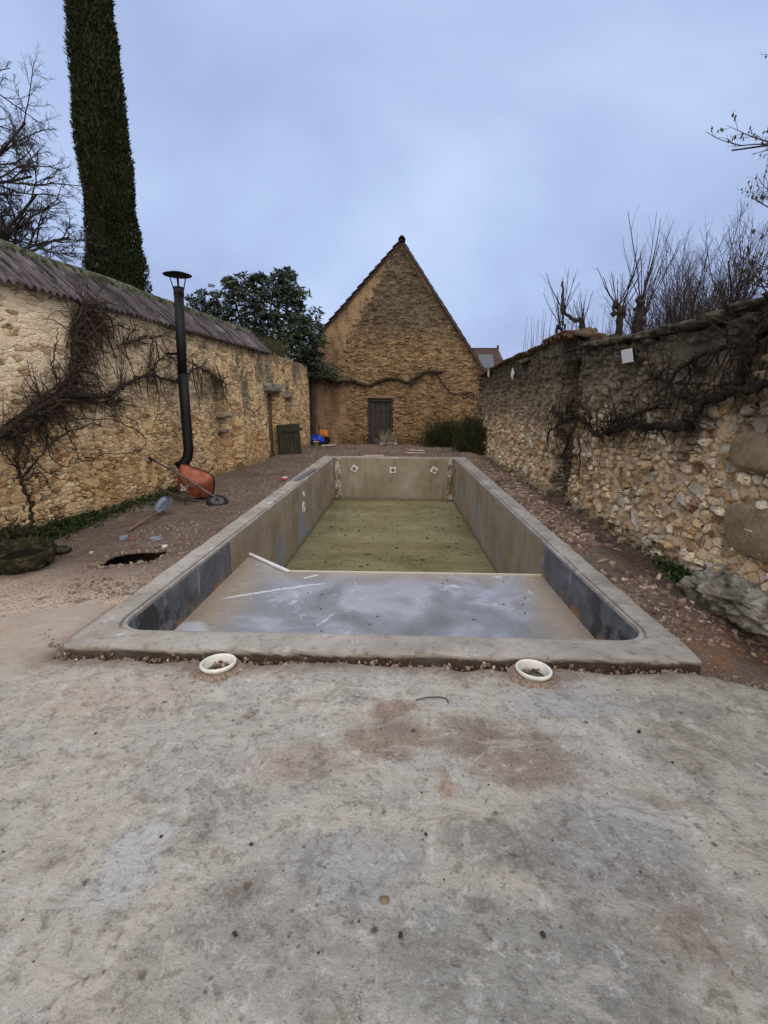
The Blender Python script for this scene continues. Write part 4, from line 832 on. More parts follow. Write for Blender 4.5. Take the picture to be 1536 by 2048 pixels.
def f_right(rr, n):
    y = 3.0 + 13 * rr.rand(n) ** 1.2; x = 1.93 + np.abs(rr.randn(n)) * 0.34; k = (x < 2.78) & (fbm(x, y, 62, 3, 1.5) > -0.25) & ((y > 4.8) | (rr.rand(n) < 0.35)); return np.stack([x[k], y[k]], 1)
def f_left(rr, n):
    y = 3.6 + 12 * rr.rand(n) ** 1.3; xl = -4.2 + 0.097 * (y - 4.7); x = xl + (-2.2 - xl) * rr.rand(n); k = (fbm(x, y, 63, 3, 1.1) + (x + 2.9) * 0.35 > -0.1) & ~((np.abs(x + 2.72) < 0.3) & (np.abs(y - 4.5) < 0.26)); return np.stack([x[k], y[k]], 1)
def f_gap(rr, n):
    x = rr.uniform(-2.5, 2.4, n); y = 2.595 + rr.randn(n) * 0.03 - np.maximum(0, x - 1.85) * 0.5 + np.maximum(0, -x - 2.1) * 0.8; return np.stack([x, y], 1)
def f_far(rr, n): return np.stack([rr.uniform(-3.0, 2.6, n), rr.uniform(13.5, 17.8, n)], 1)
def f_nl(rr, n):
    x = rr.uniform(-3.6, -2.15, n); y = 2.4 + rr.rand(n) * 2.0; k = (fbm(x, y, 64, 3, 2.0) > 0.05) & ~((np.abs(x + 2.72) < 0.3) & (np.abs(y - 4.5) < 0.26)); return np.stack([x[k], y[k]], 1)
def f_nr(rr, n):
    x = 1.8 + rr.rand(n) * 1.2; y = 2.55 - (x - 1.8) * 0.5 + rr.randn(n) * 0.10; return np.stack([x, y], 1)
chips('rubble', f_right, 15000, 0.012, 0.075, M_SHARD, 1, 0.25)
chips('gravel', f_left, 11000, 0.008, 0.05, M_CHIP, 2)
chips('crumbled_concrete', f_gap, 1100, 0.004, 0.034, M_SHARD, 3, 0.5, lambda P_, r: np.where(P_[:, 1] < 2.585, 0.004, -0.045 + 0.05 * r.rand(len(P_))))
chips('gravel', f_far, 3500, 0.02, 0.07, M_CHIP, 4)
chips('gravel', f_nl, 2600, 0.004, 0.032, M_CHIP, 5)
chips('gravel', f_nr, 700, 0.008, 0.05, M_SHARD, 6, 0.35)
# a few countable stones on the left bank
M_PALE = simple('pale_stone', (196, 190, 178), 0.9, 0.2); M_REDST = simple('red_stone', (128, 84, 76), 0.9, 0.2); M_BLUST = simple('blue_stone', (132, 140, 154), 0.9, 0.2)
for i, (a, b, s0_, m_, lab) in enumerate([(330, 1092, .075, M_PALE, 'bright white broken stone above the open pit'), (264, 1080, .085, M_REDST, 'dark red stone lying between shovel handle and pit'), (248, 1078, .11, M_BLUST, 'flat blue grey stone left of the red stone'),
                                        (312, 1078, .12, M_BLUST, 'flat blue grey stone right of the red stone'), (318, 1092, .09, M_PEB, 'brown rounded stone beside the bright white stone'), (183, 1106, .05, M_PALE, 'small white pebble on the dirt left of the pit'),
                                        (190, 1132, .10, M_PEB, 'flat tan stone at the left tip of the pit'), (645, 1322, .085, M_REDST, 'reddish brick fragment in the crack before the pool rim'), (1030, 1326, .06, M_PALE, 'pale chunk of rubble behind the right collar')]):
    p_ = px_z(a, b); o = lump('loose_stone', (p_.x, p_.y, gz(p_.x, p_.y) + s0_ * 0.15), (s0_, s0_ * .8, s0_ * .45), m_, 40 + i, 0.25, 1.8, 2, sharp=True, rz=i); tag(o, lab, 'stone')

rp = np.random.RandomState(8)
def f_pit(rr, n):
    a = rr.rand(n) * 6.283; k = 1.0 + np.abs(rr.randn(n)) * 0.14; u = np.clip(1.25 * np.cos(a), -1, 1) * k; v = np.clip(1.25 * np.sin(a), -1, 1) * k; x = -2.72 + u * 0.26; return np.stack([x, 4.5 + v * 0.21 + (x + 2.72) * 0.35], 1)
chips('pit_crumbs', f_pit, 420, 0.012, 0.06, M_CHIP, 9, 0.5)
# ---- rocks and basin
M = NB('lichen_rock', 0.92, 0.15); n_ = M.noise(5, 6, 0.7); n2_ = M.noise(2.2, 5, 0.6); M.base(M.mix(M.mr(n2_, 0.54, 0.66), M.ramp(n_, [(0.36, lin(104, 96, 80)), (0.5, lin(168, 160, 140)), (0.60, lin(214, 208, 192))]), lin(88, 88, 58))); M.bump(M.add(n_, M.noise(28, 6, 0.75)), 1.0, 0.05); M_LROCK = M.m
o = lump('boulder', (2.86, 3.60, 0.06), (0.66, 1.05, 0.44), M_LROCK, 11, 0.32, 2.2, 6, rz=0.1); tag(o, 'large lichen covered boulder at the foot of the right wall', 'boulder')
M = NB('dark_moss_rock', 0.95, 0.1); n_ = M.noise(9, 6, 0.75); M.base(M.ramp(n_, [(0.34, lin(36, 34, 26)), (0.5, lin(70, 66, 48)), (0.64, lin(112, 106, 84))])); M.bump(M.add(n_, M.noise(30, 6, 0.75)), 1.0, 0.05); M_DROCK = M.m
bs = empty('stone_basin', (-3.68, 4.22, 0.06), 0.5, 'mossy hollow stone basin on the ground at the left edge', 'stone basin')
MB().lathe([(0.0, -0.02), (0.17, -0.02), (0.24, 0.05), (0.27, 0.15), (0.30, 0.165), (0.325, 0.13), (0.29, 0.0), (0.2, -0.16), (0.0, -0.2)], k=40).build('bowl', M_DROCK, bs, True); bs.scale = (0.9, 0.9, 0.8); MB().lathe([(0.0, 0.035), (0.225, 0.035)], k=30).build('soil', simple('black_soil', (30, 26, 20), 0.9, 0.1), bs)
for v_ in bs.children[0].data.vertices: v_.co *= 1 + 0.16 * mnoise.noise(v_.co * 9) + 0.1 * mnoise.noise(v_.co * 22)
bs.rotation_euler.x = 0.12
for i, (x, y, s0_) in enumerate([(-3.95, 4.0, .3), (-3.5, 4.15, .16), (-3.6, 4.62, .2)]):
    o = lump('rock', (x, y, 0.03), (s0_, s0_ * .8, s0_ * .5), M_DROCK, 80 + i, 0.2, 1.8, 3); tag(o, ['large dark rock left of the mossy stone basin', 'small rock in front of the mossy stone basin', 'rock behind the mossy stone basin by the wall'][i], 'rock')

# ---- stove pipe
M = NB('black_steel', 0.6, 0.3); M.base(M.mix(M.mr(M.noise(6, 5), 0.55, 0.7), lin(9, 9, 10), lin(20, 18, 18))); M_BLACK = M.m
sp = empty('stove_pipe', (-3.68, 8.0, 0.5), 0, 'tall black metal stove pipe with rain cap on the left wall', 'stove pipe')
def L3(*p_): return (Vector(p_) - sp.location)
MB().tube([L3(-3.665, 8.18, 3.34), L3(-3.67, 8.12, 2.6), L3(-3.675, 8.06, 1.95)], 0.076, 20).build('upper_pipe', M_BLACK, sp, True)
MB().tube([L3(-3.665, 8.06, 2.02), L3(-3.65, 8.0, 1.4), L3(-3.64, 7.96, 0.75), L3(-3.66, 7.93, 0.62), L3(-3.72, 7.90, 0.52), L3(-3.82, 7.86, 0.47)], [0.083] * 6, 20).build('lower_pipe', M_BLACK, sp, True)
MB().tube([L3(-3.665, 8.185, 3.40), L3(-3.665, 8.18, 3.26)], 0.081, 20).build('collar', M_BLACK, sp, True)
c_ = L3(-3.665, 8.19, 3.60); MB().lathe([(0.0, 0.035), (0.12, 0.022), (0.222, -0.01), (0.222, -0.02), (0.0, 0.0)], c_, 28).build('rain_cap', M_BLACK, sp, True)
for k_ in range(4):
    an = k_ * math.pi / 2 + 0.5; MB().tube([c_ + Vector((0.075 * math.cos(an), 0.075 * math.sin(an), -0.24)), c_ + Vector((0.13 * math.cos(an), 0.13 * math.sin(an), -0.005))], 0.009, 6).build('cap_strut', M_BLACK, sp)
MB().box(tuple(L3(-3.82, 8.11, 2.35)), (0.28, 0.03, 0.04)).build('wall_bracket', M_BLACK, sp)
# hooks on the left wall
for (a, b) in ((385, 868), (448, 865), (172, 915)):
    d_ = fw * F + rt * (a - 768) - up * (b - 1024); nn = Vector((1, -.097, 0)); t_ = ((-4.25 - .097 * 4.7) - 0) / d_.dot(nn); p_ = Vector((0, 0, CAMH)) + d_ * t_
    o = MB().tube([p_ + Vector((-0.05, 0, 0)), p_ + Vector((0.08, 0, 0)), p_ + Vector((0.08, 0, 0.06))], 0.012, 6).build('wall_hook', M_RUST); tag(o, {385: 'iron hook in the left wall just right of the stove pipe foot', 448: 'iron hook in the left wall beneath the vine end, well right of the stove pipe', 172: 'iron hook in the left wall far left of the stove pipe'}[a], 'hook')

# ---- lamp and small tiles on the right wall
lp = empty('wall_lamp', (2.655, 5.77, 2.13), 0, 'square white lamp panel fixed high on the right wall', 'lamp')
Rm = Matrix.Rotation(rad(-14), 4, 'Y') @ Matrix.Rotation(rad(8), 4, 'Z')
MB().box((-0.02, 0, 0), (0.012, 0.20, 0.15), Rm).build('panel', M_WHITE, lp, bevel=0.004); MB().box((0.0, 0, 0), (0.03, 0.205, 0.156), Rm).build('housing', M_BLACK, lp, bevel=0.004)
MB().box((0.09, 0, -0.02), (0.16, 0.04, 0.04)).build('mount', M_BLACK, lp)
for (a, b, r0, lab) in ((1025, 748, 0.7, 'pale diamond shaped tile stuck on the far right wall'), (977, 746, 0.3, 'small pale tile at the far end of the right wall')):
    p_ = px_x(a, b, 2.60); o = MB().box((0, 0, 0), (0.02, 0.2, 0.17), Matrix.Rotation(r0, 4, 'X')).build('pale_tile', M_WHITE, loc=p_); tag(o, lab, 'tile')
lpot = lump('round_pot', tuple(px_z(1013, 918) + Vector((-0.15, 0, 0.1))), (0.34, 0.34, 0.30), simple('terracotta_dark', (72, 50, 44), 0.8), 5, 0.05, 1, 3); tag(lpot, 'dark round clay pot at the foot of the right wall', 'pot')

# ---- board leaning on the left wall, gate, beam ends
M = NB('mossy_wood', 0.9, 0.15); n1_ = M.noise(2.5, 6, 0.7, vec=M.scl(9, 9, 1)); M.base(M.ramp(n1_, [(0.3, lin(30, 30, 24)), (0.5, lin(56, 54, 42)), (0.7, lin(84, 82, 62))])); M.bump(n1_, 0.7, 0.006); M_MWOOD = M.m
bd = empty('leaning_board', (-3.14, 13.95, 0), -0.42, 'dark mossy wooden board leaning upright beside the doorway recess', 'board')
Rb = Matrix.Rotation(rad(-4), 4, 'Y')
for i in range(3): MB().box((0.0, -0.52 + i * 0.34, 0.46), (0.045, 0.335, 0.92), Rb).build('plank', M_MWOOD, bd, bevel=0.006)
MB().box((0.035, 0, 0.75), (0.03, 0.9, 0.09), Rb).build('batten', M_MWOOD, bd)
gt = empty('wooden_gate', (-3.2, 17.2, 0), 0.0, 'tall dark weathered plank gate between the left wall and the barn', 'gate')
for i in range(5): MB().box((-0.72 + i * 0.17, 0.0, 1.2), (0.155, 0.035, 2.4)).build('plank', M_WOOD, gt, bevel=0.006)
MB().bar((-0.72, -0.04, 2.1), (0.05, -0.04, 0.3), 0.05, 0.1, (0, 1, 0)).build('brace', M_WOOD, gt); MB().box((0.08, -0.02, 1.2), (0.12, 0.12, 2.45)).build('post', M_WOOD, gt, bevel=0.01)

# ---- planks and strips round the far rim
M_PLK = simple('pale_plank', (196, 176, 156), 0.8, 0.2); 
for (a, b, c0, d0, wd, nm, m_, lab, cat) in [((728, 911), (768, 911), 0.075, 0, 0.07, 'plank', M_PLK, 'short plank lying on the far pool rim', 'plank'), ((815, 900), (850, 901), 0.03, 0, 0.09, 'plank', M_PLK, 'pale plank lying on the dirt behind the pool', 'plank'), ((812, 905), (850, 906), 0.03, 0, 0.06, 'plank', M_PLK, 'second pale plank just in front of the plank behind the pool', 'plank')]:
    p0 = px_z(a[0], a[1], c0); p1 = px_z(b[0], b[1], c0); tag(MB().bar(p0, p1, wd, 0.03).build(nm, m_), lab, cat)
M_ALU = simple('aluminium', (150, 154, 162), 0.4, 0.5, 0.6, 0.08)
p0 = px_z(592, 960, 0.07); p1 = px_z(628, 938, 0.07); tag(MB().bar(p0, p1, 0.10, 0.02).build('metal_strip', M_ALU), 'grey metal strip lying on the left pool rim', 'metal strip')
p0 = px_z(490, 1104, zf + 0.02); p1 = px_z(577, 1143, zf + 0.02); tag(MB().bar(p0, p1, 0.045, 0.022).build('trim_strip', M_WHITE), 'long white plastic strip lying on the slanted shelf edge in the pool', 'trim strip')
p0 = px_z(607, 1157, zf + 0.008); p1 = px_z(636, 1150, zf + 0.008); tag(MB().bar(p0, p1, 0.02, 0.01).build('trim_strip', M_WHITE), 'short white offcut lying on the pool shelf', 'trim strip')
M_RED = simple('red_plastic', (176, 62, 56), 0.5); p_ = px_z(567, 958, 0.03)
rd = empty('red_holder', (p_.x, p_.y, 0.03), 0.6, 'small red plastic scrap on the dirt left of the pool', 'scrap'); MB().box((0, 0, 0), (0.16, 0.06, 0.03)).build('body', M_RED, rd, bevel=0.006); MB().box((0.05, 0.05, 0.02), (0.10, 0.03, 0.03)).build('tab', M_WHITE, rd, bevel=0.004)

# ---- tool heap in the far left corner
M_BLUE = simple('blue_tarp', (36, 66, 176), 0.4, 0.5, var=0.3, scale=6); M_YEL = simple('yellow_plastic', (214, 180, 96), 0.5, var=0.1); M_ORG = simple('orange_plastic', (206, 124, 48), 0.5, var=0.2)
p_ = Vector((-3.0, 16.9, 0.0))
o = lump('blue_bag', (p_.x + 0.02, p_.y, 0.22), (0.52, 0.4, 0.34), M_BLUE, 9, 0.35, 1.8, 4); tag(o, 'crumpled blue plastic bag in the far left corner', 'bag')
t = empty('orange_machine', (p_.x + 0.22, p_.y + 0.35, 0.3), 0, 'orange power tool standing behind the blue bag', 'power tool')
lump('motor_body', (0, 0, 0.12), (0.34, 0.26, 0.28), M_ORG, 3, 0.15, 2, 3, t, sharp=True); MB().tube([(-0.12, 0, 0.1), (-0.2, 0, 0.4), (-0.14, 0, 0.44)], 0.018, 6).build('handle', M_BLACK, t); MB().lathe([(0.0, 0.1), (0.14, 0.1), (0.14, 0.0), (0.0, 0.0)], (0.1, 0, -0.12), 20, Matrix.Rotation(1.57, 4, 'X')).build('wheel', M_BLACK, t)
MB().box((0, 0, -0.15), (0.3, 0.3, 0.3)).build('stand', M_BLACK, t, bevel=0.02)
t = empty('yellow_bucket', (p_.x + 0.05, p_.y - 0.35, 0.0), 0, 'small yellow bucket in front of the blue bag', 'bucket'); MB().lathe([(0.0, 0.0), (0.085, 0.0), (0.11, 0.18), (0.12, 0.18), (0.12, 0.19), (0.1, 0.19), (0.08, 0.02)], k=20).build('pail', M_YEL, t, True); MB().tube([(-0.11, 0, 0.18), (-0.06, -0.03, 0.25), (0.06, -0.03, 0.25), (0.11, 0, 0.18)], 0.005, 5).build('handle', M_BLACK, t)
tag(MB().bar((p_.x + 0.25, p_.y - 0.4, 0.05), (p_.x + 0.75, p_.y - 0.3, 0.08), 0.06, 0.05).build('batten', M_PLK), 'short wooden batten on the ground right of the yellow bucket', 'batten')
for i, (x, y, s0_, lab) in enumerate([(-0.35, 17.5, .3, 'pale broken stone heaped before the right side of the barn door'), (-0.62, 17.45, .22, 'pale broken stone heaped before the middle of the barn door'), (-0.15, 17.55, .18, 'small pale stone right of the barn door step')]):
    tag(lump('loose_stone', (x, y, s0_ * 0.2), (s0_, s0_ * .7, s0_ * .6), M_PALE, 120 + i, 0.25, 1.8, 2, sharp=True), lab, 'stone')

# ---- wheelbarrow lying on its side, underside towards the pool
M = NB('orange_paint', 0.55, 0.35); n_ = M.noise(7, 6, 0.7); n2_ = M.noise(16, 6, 0.75); c = M.ramp(n_, [(0.32, lin(104, 54, 38)), (0.5, lin(150, 78, 52)), (0.7, lin(162, 104, 82))]); c = M.mix(M.mr(n2_, 0.58, 0.66), c, lin(150, 130, 112)); c = M.mix(M.mr(n2_, 0.40, 0.34), c, lin(84, 50, 38)); M.base(c); M.bump(n2_, 0.4, 0.004); M_TRAY = M.m; M_TUBE = simple('worn_steel', (104, 100, 94), 0.55, 0.4, 0.5, 0.2); M_TYRE = simple('black_rubber', (30, 30, 32), 0.8, 0.3)
wb = empty('wheelbarrow', (-3.40, 7.26, 0.20), 0, 'orange wheelbarrow tipped on its side against the left wall', 'wheelbarrow')
# local: x forward to the wheel, y across, z up (upright); rolled over so that the underside looks back at the camera
wb.rotation_euler = (Matrix.Rotation(rad(-6), 4, 'Z') @ Matrix.Rotation(rad(18), 4, 'Y') @ Matrix.Rotation(rad(-74), 4, 'X')).to_euler(); wb.scale = (0.88,) * 3
V = []; Q = []; kt_ = 32; secs = [(0.0, 0.045, 0.0), (0.55, 0.04, 0.0), (0.85, 0.05, 0.0), (1.0, 0.10, 0.1), (1.0, 0.16, 0.4), (1.0, 0.24, 0.75), (1.0, 0.32, 1.0)]
def tray_pt(an, f_, z_, o_):
    c0_, s0_ = math.cos(an), math.sin(an); e_ = 0.42; x_ = math.copysign(abs(c0_) ** e_, c0_); y_ = math.copysign(abs(s0_) ** e_, s0_)
    hx = 0.19 + 0.15 * o_; hy = 0.17 + 0.12 * o_; d_ = 0.006 * math.sin(an * 5 + z_ * 30)
    return (-0.02 + x_ * hx * f_ - 0.03 * o_ * (1 if x_ < 0 else -1) + d_, y_ * hy * f_ + d_, z_ + 0.012 * math.sin(an * 2) * o_)
for f_, z_, o_ in secs:
    for i in range(kt_): V.append(tray_pt(2 * math.pi * i / kt_, max(f_, 0.02), z_, o_))
for a_ in range(len(secs) - 1):
    for i in range(kt_): Q.append((a_ * kt_ + i, a_ * kt_ + (i + 1) % kt_, (a_ + 1) * kt_ + (i + 1) % kt_, (a_ + 1) * kt_ + i))
tr = mesh_np('tray', V, Q, None, M_TRAY, wb, True); md = tr.modifiers.new('solid', 'SOLIDIFY'); md.thickness = 0.004
topp = V[-kt_:]
MB().tube([Vector(q_) for q_ in topp + topp[:1]], 0.011, 6).build('rolled_edge', M_TYRE, tr)
for sgn in (-1, 1):
    MB().tube([(-0.85, sgn * 0.27, 0.13), (-0.30, sgn * 0.25, 0.035), (0.0, sgn * 0.22, 0.0), (0.35, sgn * 0.12, -0.02), (0.60, sgn * 0.07, -0.03)], 0.017, 8).build('rail', M_TUBE, wb, True)
    MB().tube([(-0.86, sgn * 0.27, 0.132), (-0.72, sgn * 0.266, 0.105)], 0.021, 8).build('grip', M_TYRE, wb, True)
    MB().tube([(0.22, sgn * 0.17, 0.0), (0.14, sgn * 0.24, -0.27), (0.08, sgn * 0.24, -0.28)], 0.013, 8).build('leg', M_TUBE, wb, True)
    MB().tube([(-0.08, sgn * 0.23, 0.0), (0.15, sgn * 0.236, -0.22)], 0.010, 8).build('leg_brace', M_TUBE, wb, True)
MB().tube([(0.14, -0.24, -0.26), (0.14, 0.24, -0.26)], 0.010, 8).build('cross_bar', M_TUBE, wb, True)
Rw = Matrix.Rotation(math.pi / 2, 4, 'X') @ Matrix.Identity(4)
wl = MB(); k_ = 28
for i in range(k_ + 1): pass
prof = [(0.155 + 0.042 * math.cos(a_), 0.042 * math.sin(a_)) for a_ in np.linspace(0, 2 * math.pi, 12, endpoint=False)]
wh = MB().lathe([(0.03, 0.03), (0.10, 0.012), (0.118, 0.03), (0.118, -0.03), (0.10, -0.012), (0.03, -0.03)], (0.62, 0, -0.04), 24, Rw).build('wheel', M_TUBE, wb, True)
MB().lathe(prof, (0.62, 0, -0.04), 28, Rw, True).build('tyre', M_TYRE, wh, True)
MB().tube([(0.62, -0.09, -0.04), (0.62, 0.09, -0.04)], 0.012, 8).build('axle', M_TUBE, wh)
# white letter mark on the underside of the tray
zz = 0.030; A_ = MB(); cxm, cym = -0.10, 0.03
A_.bar((cxm - 0.055, cym + 0.07, zz), (cxm + 0.06, cym + 0.015, zz), 0.032, 0.004).bar((cxm + 0.06, cym + 0.005, zz - 0.001), (cxm - 0.055, cym - 0.055, zz - 0.001), 0.032, 0.004).bar((cxm - 0.02, cym + 0.045, zz - 0.002), (cxm - 0.02, cym - 0.03, zz - 0.002), 0.018, 0.004)
mk_ = A_.build('letter_mark', M_WHITE, tr)

# ---- shovel
M_HAND = simple('handle_wood', (122, 98, 80), 0.7, 0.3, var=0.12); M_BLADE = simple('blue_grey_steel', (104, 112, 126), 0.4, 0.5, 0.4, 0.12)
sh = empty('shovel', (-3.5, 6.72, 0.05), 0, 'blue grey shovel with a wooden handle lying on the dirt by the left wall', 'shovel')
pb_ = px_z(322, 1022, 0.06) - sh.location; pe_ = px_z(256, 1062, 0.02) - sh.location; dirv = (pb_ - pe_).normalized()
MB().tube([pe_, pe_ * .5 + pb_ * .5 + Vector((0, 0, 0.012)), pb_ + dirv * 0.04], 0.017, 10).build('handle', M_HAND, sh, True)
side = Vector((0, 0, 1)).cross(dirv).normalized(); V = []; Q = []; nu, nv = 12, 9
tiltv = (dirv + Vector((0, 0, 0.35))).normalized(); nrm = side.cross(tiltv) * -1
for i in range(nu):
    u_ = i / (nu - 1); wdt = 0.11 * (1 - max(0, (u_ - 0.45) / 0.55) ** 2.4) ** 0.5 * (0.9 + 0.1 * min(1, u_ * 4)) + 0.002
    for j in range(nv):
        v_ = j / (nv - 1) * 2 - 1; q_ = pb_ + tiltv * (u_ * 0.27) + side * (v_ * wdt) + nrm * (0.035 * (v_ * v_) - 0.03 * math.exp(-(v_ / 0.18) ** 2) * (1 - u_) ** 1.0 * -1) + nrm * 0.04 * u_ * u_
        V.append(tuple(q_))
for i in range(nu - 1):
    for j in range(nv - 1): Q.append((i * nv + j, (i + 1) * nv + j, (i + 1) * nv + j + 1, i * nv + j + 1))
bl = mesh_np('blade', V, Q, None, M_BLADE, sh, True); md = bl.modifiers.new('solid', 'SOLIDIFY'); md.thickness = 0.003
MB().tube([pb_ - dirv * 0.10, pb_ + tiltv * 0.02, pb_ + tiltv * 0.14 + nrm * 0.01], [0.021, 0.024, 0.006], 10).build('socket', M_BLADE, sh, True)

# ================================================================ plants
def bark(name, c0, c1, sc=18):
    M = NB(name, 0.9, 0.15); n_ = M.noise(sc, 5, 0.65); M.base(M.ramp(n_, [(0.35, lin(*c0)), (0.65, lin(*c1))])); M.bump(n_, 0.8, 0.01); return M.m
M_VINE = bark('vine_bark', (30, 25, 20), (66, 55, 46), 30); M_TWIG = bark('vine_twig', (38, 31, 26), (82, 68, 58)); M_BARK = bark('dark_bark', (40, 36, 34), (78, 70, 64)); M_SHOOT = bark('shoot_bark', (46, 38, 34), (78, 65, 58))
def smooth_path(pts, n=6, jit=0.0, seed=0):
    r_ = random.Random(seed); P_ = [pts[0] * 2 - pts[1]] + list(pts) + [pts[-1] * 2 - pts[-2]]; out_ = []
    for i in range(1, len(P_) - 2):
        for k in range(n):
            t_ = k / n; a, b, c, d = P_[i - 1:i + 3]
            q_ = 0.5 * ((2 * b) + (c - a) * t_ + (2 * a - 5 * b + 4 * c - d) * t_ ** 2 + (3 * b - a - 3 * c + d) * t_ ** 3)
            out_.append(q_ + Vector((r_.uniform(-jit, jit), r_.uniform(-jit, jit), r_.uniform(-jit, jit))))
    out_.append(pts[-1].copy()); return out_
def px_plane(a, b, nn, kk):
    d_ = fw * F + rt * (a - 768) - up * (b - 1024); C_ = Vector((0, 0, CAMH)); return C_ + d_ * ((kk - C_.dot(nn)) / d_.dot(nn))
NLn, KL = Vector((1, -.097, 0)), -4.25 - .097 * 4.7
def on_l(a, b, off=0.09): return px_plane(a, b, NLn, KL + off)
def on_r(a, b, off=0.12): return px_plane(a, b, Vector((-1, 0, 0)), -2.8 + off)
def on_g(a, b, off=0.10): return px_plane(a, b, Vector((0, -1, 0)), -18.0 + off)
def twig(mb, p, d, L_, r0, rr, nrm_, plane_pt, keepoff=0.02, wig=0.25, k=4, droop=0.0, lo=0.03, hi=0.3):
    n = max(4, int(L_ / 0.07)); path = [p.copy()]; d = d.normalized()
    curl = rr.uniform(-0.25, 0.25)
    tang = nrm_.cross(d)
    for i in range(n):
        d = (d + Vector((rr.gauss(0, wig), rr.gauss(0, wig), rr.gauss(0, wig))) * 0.5 + tang * curl * 0.5 + Vector((0, 0, -droop))).normalized()
        q_ = path[-1] + d * (L_ / n); dist = (q_ - plane_pt).dot(nrm_)
        if dist < lo: q_ += nrm_ * (lo - dist)
        if dist > hi: q_ += nrm_ * (hi - dist)
        path.append(q_)
    mb.tube(path, [r0 * (1 - 0.75 * i / n) for i in range(n + 1)], k, False); return path
def vine(name, label, base, trunks, spawns, nrm_, plane_pt, seed, mt=None, mw=None, group=None):
    """trunks: list of (points, r0, r1); spawns: list of (trunk index, t0, t1, count, length, droop, dirbias)"""
    rr = random.Random(seed); e_ = empty(name, base, 0, label, 'vine', group); paths = []
    for ti, (pts, r0, r1) in enumerate(trunks):
        pa = smooth_path(pts, 7, 0.012 + r0 * 0.22, seed + ti); n = len(pa); mb = MB()
        mb.tube(pa, [(r0 + (r1 - r0) * i / n) * rr.uniform(0.75, 1.3) for i in range(n)], 8); paths.append(pa)
        sub_local(mb, e_).build('stem' if ti else 'trunk', mt or M_VINE, e_, True)
    mb = MB()
    for (ti, t0, t1, cnt, L_, droop, bias) in spawns:
        pa = paths[ti]
        for i in range(cnt):
            idx_ = int((t0 + (t1 - t0) * rr.random()) * (len(pa) - 1)); p_ = pa[idx_].copy(); d_ = Vector((rr.gauss(0, 1), rr.gauss(0, 1), rr.gauss(0, 1))); d_ -= nrm_ * d_.dot(nrm_) * 0.85; d_ += Vector(bias) * 1.4 + nrm_ * 0.08
            l_ = L_ * rr.uniform(0.35, 1.25); pt = twig(mb, p_, d_, l_, rr.choice((0.004, 0.006, 0.008, 0.011)), rr, nrm_, plane_pt, droop=droop)
            for c_ in range(rr.choice((0, 1, 2))):
                q_ = pt[rr.randrange(1, len(pt) - 1)]; twig(mb, q_, d_ + Vector((rr.gauss(0, 1), rr.gauss(0, 1), rr.gauss(0, 1))) * 0.8, l_ * 0.5, 0.0035, rr, nrm_, plane_pt, droop=droop, k=3)
    if mb.v:
        o = sub_local(mb, e_).build('twigs', mw or M_TWIG, e_, True)
    return e_
PL = lambda pts, f=on_l, off=0.09: [f(a, b, off) for a, b in pts]
nl = NLn.normalized(); ppl = Vector((-4.25, 4.7, 0))
vine('climbing_vine', 'old thick climbing vine with tangled bare twigs on the left wall', on_l(0, 900, 0.1), [
    (PL([(-60, 930), (0, 872), (40, 838), (88, 805), (130, 780), (146, 740), (150, 690), (158, 655), (175, 625), (172, 605)]), 0.05, 0.022),
    (PL([(100, 800), (130, 790), (175, 792), (220, 788), (250, 768), (290, 750), (318, 754), (352, 762), (392, 735), (425, 750), (455, 770)]), 0.034, 0.012),
    (PL([(10, 880), (45, 860), (85, 838), (120, 815), (160, 800), (210, 805), (245, 800)], off=0.06), 0.032, 0.015), (PL([(-30, 900), (15, 862), (60, 822), (105, 782), (140, 745), (160, 700)], off=0.13), 0.018, 0.01),
    (PL([(146, 720), (160, 675), (200, 655), (240, 650)]), 0.02, 0.006), (PL([(150, 690), (145, 650), (160, 625), (178, 618), (230, 640)]), 0.02, 0.006),
    (PL([(30, 835), (10, 850), (0, 870), (-10, 910)]), 0.012, 0.006), (PL([(120, 760), (104, 740), (112, 690), (115, 655)], off=0.14), 0.010, 0.004),
    (PL([(245, 690), (275, 680), (330, 672)]), 0.012, 0.004), (PL([(300, 748), (325, 715), (360, 718), (400, 735), (455, 780)]), 0.012, 0.006),
    (PL([(310, 750), (318, 790), (312, 840), (300, 870)]), 0.006, 0.003)],
    [(0, 0.25, 0.6, 60, 0.55, 0.02, (0, 0.3, 0.2)), (0, 0.6, 1.0, 80, 0.55, 0.06, (0, 0.9, -0.2)), (1, 0.0, 0.6, 90, 0.5, 0.0, (0, 0.5, 0.3)), (1, 0.5, 1.0, 70, 0.5, 0.03, (0, 0.4, 0.2)),
     (2, 0, 1, 60, 0.45, 0.05, (0, 0.4, -0.4)), (4, 0.2, 1, 45, 0.6, 0.06, (0, 0.5, -0.3)), (5, 0.2, 1, 50, 0.7, 0.07, (0, 0.6, -0.3)), (8, 0, 1, 45, 0.6, 0.04, (0, 0.6, 0.1)), (9, 0, 1, 50, 0.5, 0.03, (0, 0.2, 0.0)), (1, 0.7, 1.0, 30, 0.7, 0.09, (0, 0.3, -0.8)), (0, 0.1, 0.6, 60, 0.4, 0, (0, 0.7, 0.4)), (1, 0.1, 1, 40, 0.3, 0, (0, 0.6, 0)), (2, 0, 1, 50, 0.35, 0, (0, 0.8, 0)), (3, 0, 1, 60, 0.4, 0, (0, 0.7, 0.3)), (0, 0.5, 1, 50, 0.9, 0.05, (0, 1.0, -0.1))], nl, ppl, 3)
